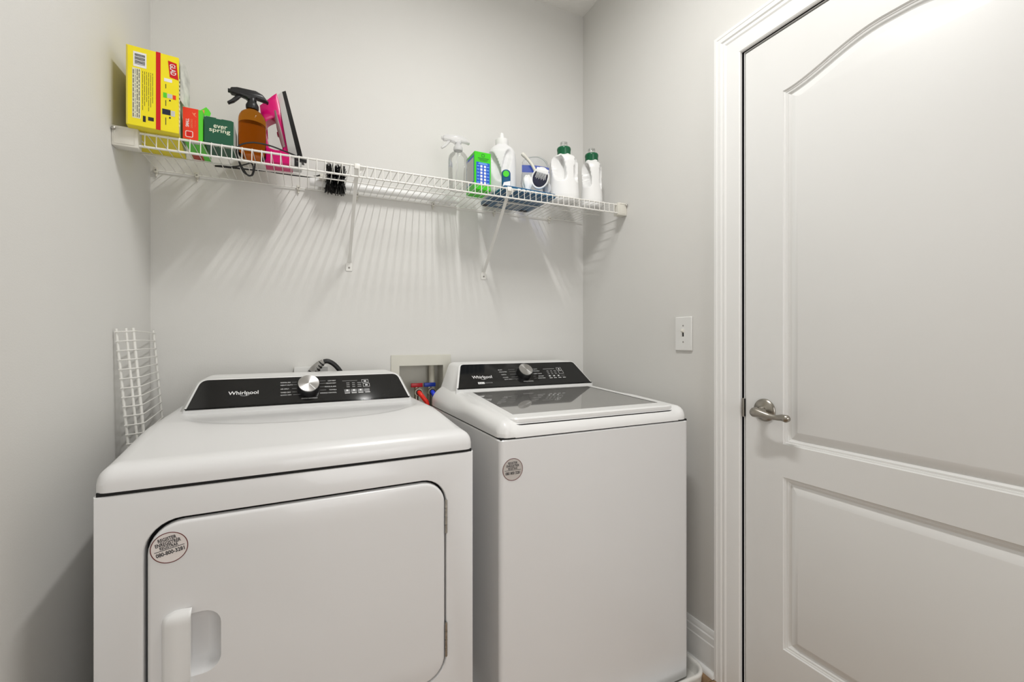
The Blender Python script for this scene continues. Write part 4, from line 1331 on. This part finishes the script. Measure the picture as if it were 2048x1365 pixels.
# jugs: lofted super-ellipse bodies with hollows for the handle
def jug(name, label, loc, rz, prof, m, dents, cap, capm, expo=2.6, cat='jug', group=None, spout=None):
    t = thing(name, label, cat, loc, rz, group)
    N = 72
    loops = []
    zz = []
    for (z0, a0, b0), (z1, a1, b1) in zip(prof[:-1], prof[1:]):
        k = max(1, int((z1 - z0) / 0.004))
        for i in range(k):
            f = i / k
            zz.append((z0 + (z1 - z0) * f, a0 + (a1 - a0) * f, b0 + (b1 - b0) * f))
    zz.append(prof[-1])
    for z, a, c in zz:
        lp = []
        for k in range(N):
            th = 2 * math.pi * k / N
            ct, st = math.cos(th), math.sin(th)
            r = (abs(ct / a) ** expo + abs(st / c) ** expo) ** (-1 / expo)
            dep = 0.0
            for (dth, dz_, wth, wz, amt, skew) in dents:
                da = (th - dth + math.pi) % (2 * math.pi) - math.pi
                da -= skew * (z - dz_)
                q = (abs(da) / wth) ** 3 + (abs(z - dz_) / wz) ** 3
                if q < 1:
                    s = 1 - q
                    s = min(1.0, s * 1.7)
                    dep += amt * s * s * (3 - 2 * s)
            r = max(0.2 * r, r - dep)
            lp.append(Vector((r * ct, r * st, z)))
        loops.append(lp)
    b = loft(loops)
    bd = obj('jug_body', b, m, t, angle=70)
    ztop = prof[-1][0]
    cb_ = lathe([(r, ztop + z) for r, z in cap], 36)
    cpo = obj('cap', cb_, capm, t, angle=40)
    if spout:
        b = lathe([(r, ztop + z) for r, z in spout], 20, cap0=False)
        obj('spout', b, CLEAR, t, angle=40)
        b = tube([(-0.004, -0.009, ztop + spout[0][1]), (-0.004, -0.009, ztop + spout[-1][1])], 0.0016, 6)
        obj('spout_rib', b, WHITEP, t)
    return t
ha = math.radians(270)
d4 = math.radians
capA = [(0.0275, -0.004), (0.0285, -0.002), (0.0288, 0.020), (0.0300, 0.0215), (0.0300, 0.0285), (0.0285, 0.0315), (0.020, 0.032)]
sp_ = [(0.0165, 0.030), (0.0165, 0.050), (0.0155, 0.056), (0.010, 0.057)]
profA = [(0.0, 0.050, 0.040), (0.004, 0.060, 0.046), (0.012, 0.064, 0.050), (0.030, 0.0655, 0.051), (0.050, 0.0645, 0.050), (0.110, 0.0600, 0.047), (0.150, 0.0600, 0.047), (0.176, 0.0605, 0.047), (0.190, 0.0565, 0.045), (0.199, 0.049, 0.041), (0.205, 0.038, 0.035), (0.208, 0.0275, 0.0275), (0.212, 0.0270, 0.0270)]
jug('detergent_jug', 'wider white detergent jug with green cap next to the zip bag', on(1.022, 1.634), math.radians(-30), profA, WHITEP,
    [(d4(243), 0.146, 0.58, 0.056, 0.046, -4.0), (d4(338), 0.142, 0.34, 0.056, 0.034, 1.0)], capA, GREENCAP, spout=sp_)
profB = [(z * 1.0, a * 0.74, c * 0.86) for z, a, c in profA[:-2]] + [(0.208, 0.0275, 0.0275), (0.212, 0.0270, 0.0270)]
jug('detergent_jug', 'narrower white detergent jug with green cap at the right end of the shelf', on(1.172, 1.640), math.radians(-34), profB, WHITEP,
    [(d4(232), 0.142, 0.56, 0.056, 0.036, -4.0), (d4(336), 0.136, 0.36, 0.056, 0.028, 1.0)], capA, GREENCAP, spout=sp_)
capC = [(0.026, -0.006), (0.0275, -0.004), (0.0275, 0.020), (0.024, 0.023), (0.012, 0.024), (0.0105, 0.026), (0.0085, 0.045), (0.006, 0.050)]
profC = [(0.0, 0.046, 0.040), (0.005, 0.058, 0.050), (0.015, 0.061, 0.053), (0.150, 0.060, 0.052), (0.175, 0.058, 0.051), (0.192, 0.050, 0.046), (0.204, 0.038, 0.036), (0.212, 0.026, 0.026), (0.218, 0.025, 0.025)]
jug('white_jug', 'translucent white jug with white cap standing behind the teal pouch', (0.758, 1.705, zs(0.83) + TOP + 0.0205), math.radians(-22), profC, JUG,
    [(d4(238), 0.110, 0.36, 0.065, 0.022, -7.0), (d4(290), 0.130, 0.28, 0.055, 0.014, 5.0)], capC, WHITEP)

# flat blue pack, with a zip bag holding a brush on top
bp_ = thing('blue_wipes_pack', 'flat dark blue pack lying on the shelf under the zip bag', 'pack', on(0.705, 1.560), math.radians(2))
pw_, pd_, ph_ = 0.238, 0.236, 0.019
b = box(0, pw_, 0, pd_, 0, ph_, bev=0.005, seg=2)
pk = obj('pack_body', b, TEAL, bp_)
Bt = frame((0, 0, -0.0001), (1, 0, 0), (0, -1, 0))
quads('bottom_text', [(0.085 + c_ * 0.030, 0.085 + c_ * 0.030 + 0.024, -0.155 - r_ * 0.011, -0.150 - r_ * 0.011) for c_ in range(3) for r_ in range(6)], LGREY, pk, Bt)
quads('bottom_panel', [(0.06, 0.185, -0.138, -0.125), (0.055, 0.075, -0.205, -0.17)], LGREY, pk, Bt)
quads('bottom_patch', [(0.0, 0.03, -0.232, -0.205), (0.185, 0.222, -0.232, -0.208)], PRINTK, pk, Bt)
quads('top_stripe', [(0.02, 0.215, 0.004, 0.045)], LBLUE, pk, frame((0, 0, ph_ + 0.0001), (1, 0, 0), (0, 1, 0)))
quads('front_text', [(0.06 + i * 0.02, 0.072 + i * 0.02, 0.006, 0.013) for i in range(6)], PRINTW, pk, F)

zt = zs(0.87) + TOP + ph_ + 0.0025
sbz = thing('dish_brush', 'white brush with dark bristles and long pale handle in the zip bag', 'brush', (0.893, 1.617, zt))
o1 = Vector((0.893, 1.617, zt))
vd = Vector((0.49, 0.86, 0.12)).normalized()            # away from the room
rt = Vector((0.87, -0.49, 0)).normalized()
ax = (rt * 0.30 + Vector((0, 0, 0.95))).normalized()      # long axis of the head, tipped right
rt2 = ax.cross(vd).normalized() * -1
if rt2.dot(rt) < 0:
    rt2 = -rt2
hc = Vector((0.892, 1.612, 1.8195))
Mh = Matrix.Identity(4)
fwd = -vd
fwd = (fwd - ax * fwd.dot(ax)).normalized()
for i in range(3):
    Mh[i][0] = rt2[i]; Mh[i][1] = ax[i]; Mh[i][2] = fwd[i]; Mh[i][3] = (hc - o1)[i]
ov = [(0.036 * math.cos(t), 0.046 * math.sin(t)) for t in [2 * math.pi * k / 40 for k in range(40)]]
b = NB()
loft([[Mh @ Vector((u * k, v * k, z)) for u, v in ov] for k, z in ((0.55, -0.020), (0.85, -0.015), (0.97, -0.006), (1.0, 0.004), (1.0, 0.010), (0.93, 0.0115), (0.86, 0.010), (0.84, -0.002))], b, True, True)
hd = obj('brush_head', b, WHITEP, sbz, angle=50)
b = NB()
loft([[Mh @ Vector((u * k, v * k - 0.004, z)) for u, v in ov] for k, z in ((0.82, -0.001), (0.80, 0.008), (0.70, 0.010))], b, True, True)
obj('bristle_bed', b, NAVY, sbz, angle=50)
b = NB()
for i in range(9):
    u = -0.020 + i * 0.0052
    tube([Mh @ Vector((u * 0.9, 0.034 - abs(u) * 0.4, 0.012)), Mh @ Vector((u, -0.004 - 0.004 * (i % 2), 0.0135))], [0.0016, 0.0009], 5, bm=b)
obj('white_bristles', b, WHITEP, sbz)['kind'] = 'stuff'
b = box(-0.026, 0.026, 0.020, 0.040, 0.006, 0.0135, bev=0.003, mtx=Mh)
obj('bristle_cap', b, WHITEP, sbz)
hp_ = [Vector((0.885, 1.640, 1.858)), Vector((0.872, 1.648, 1.888)), Vector((0.852, 1.656, 1.914)), Vector((0.832, 1.662, 1.9335))]
b = tube([p - o1 for p in smoothpath(hp_, 4)], [0.0065] * 9 + [0.0075, 0.0085, 0.0085, 0.006], 10)
hn = obj('handle', b, CREAM, sbz, angle=60)
# zip bag
zb = thing('zip_bag', 'clear zip bag with blue zip strip holding a brush, between jugs', 'bag', (0.905, 1.675, zt))
b = NB()
loops = []
for z, hw, hd_, ox in ((0.0, 0.030, 0.008, 0.0), (0.004, 0.052, 0.026, 0.0), (0.03, 0.058, 0.034, -0.004), (0.07, 0.060, 0.034, -0.002), (0.105, 0.060, 0.026, -0.002), (0.135, 0.058, 0.014, -0.002), (0.160, 0.052, 0.006, -0.004), (0.178, 0.036, 0.003, -0.008), (0.183, 0.028, 0.0015, -0.010)):
    lp = []
    for k in range(36):
        t = 2 * math.pi * k / 36
        wob = 1 + 0.06 * math.sin(3 * t + z * 60) + 0.05 * math.sin(5 * t - z * 90)
        q = rt * (hw * math.cos(t) * wob + ox) + Vector((0.49, 0.86, 0)) * (hd_ * math.sin(t) * wob)
        lp.append(Vector((q.x, q.y, z)))
    loops.append(lp)
loft(loops, b)
bgm = obj('film', b, BAGM, zb, angle=80)
b = NB()
loops = []
for s, zz_ in ((-0.058, 0.122), (-0.03, 0.120), (0.0, 0.118), (0.03, 0.113), (0.058, 0.106)):
    c = rt * s - Vector((0.49, 0.86, 0)) * 0.030
    loops.append([c + Vector((0, 0, zz_ + 0.015)), c + Vector((0, 0, zz_ - 0.015)), c + Vector((0.0008, 0.0016, zz_ - 0.015)), c + Vector((0.0008, 0.0016, zz_ + 0.015))])
loft(loops, b)
obj('zip_strip', b, BAGB, zb, angle=60)
b = tube([p for p in smoothpath([rt * -0.048 + Vector((0, 0, 0.170)), rt * -0.02 + Vector((0, 0, 0.180)), rt * 0.015 + Vector((0, 0, 0.178)), rt * 0.040 + Vector((0, 0, 0.160)), rt * 0.052 + Vector((0, 0, 0.135))], 5)], 0.0011, 6)
obj('bag_rim', b, mat('grey_green_film', (0.32, 0.38, 0.34), 0.3, linear=True), zb)
# crumpled cloth in the bag
def lump(name, label, loc, rad, seed, m, cat):
    r = random.Random(seed)
    b = NB()
    bmesh.ops.create_icosphere(b, subdivisions=4, radius=1.0)
    ph = [(Vector((r.uniform(-1, 1), r.uniform(-1, 1), r.uniform(-1, 1))).normalized(), r.uniform(3, 9), r.uniform(0, 6)) for _ in range(9)]
    for v in b.verts:
        n_ = v.co.normalized()
        s = 1 + sum(0.045 * math.sin(f * n_.dot(a) + p) for a, f, p in ph)
        v.co = Vector((n_.x * rad[0], n_.y * rad[1], max(-0.85, n_.z) * rad[2])) * s
    lo_ = min(v.co.z for v in b.verts)
    for v in b.verts:
        v.co.z -= lo_
    o = obj(name, b, m, angle=80)
    o.location = loc
    return tag(o, label, cat)
lump('white_cloth', 'crumpled white cloth in the zip bag left of the brush', (0.842, 1.634, zt), (0.021, 0.019, 0.040), 3, WHITEP, 'cloth')
lump('grey_cloth', 'crumpled pale grey cloth in zip bag beside the wider jug', (0.936, 1.630, zt), (0.016, 0.018, 0.028), 5, mat('pale_grey_cloth', (0.55, 0.56, 0.58), 0.8, linear=True), 'cloth')
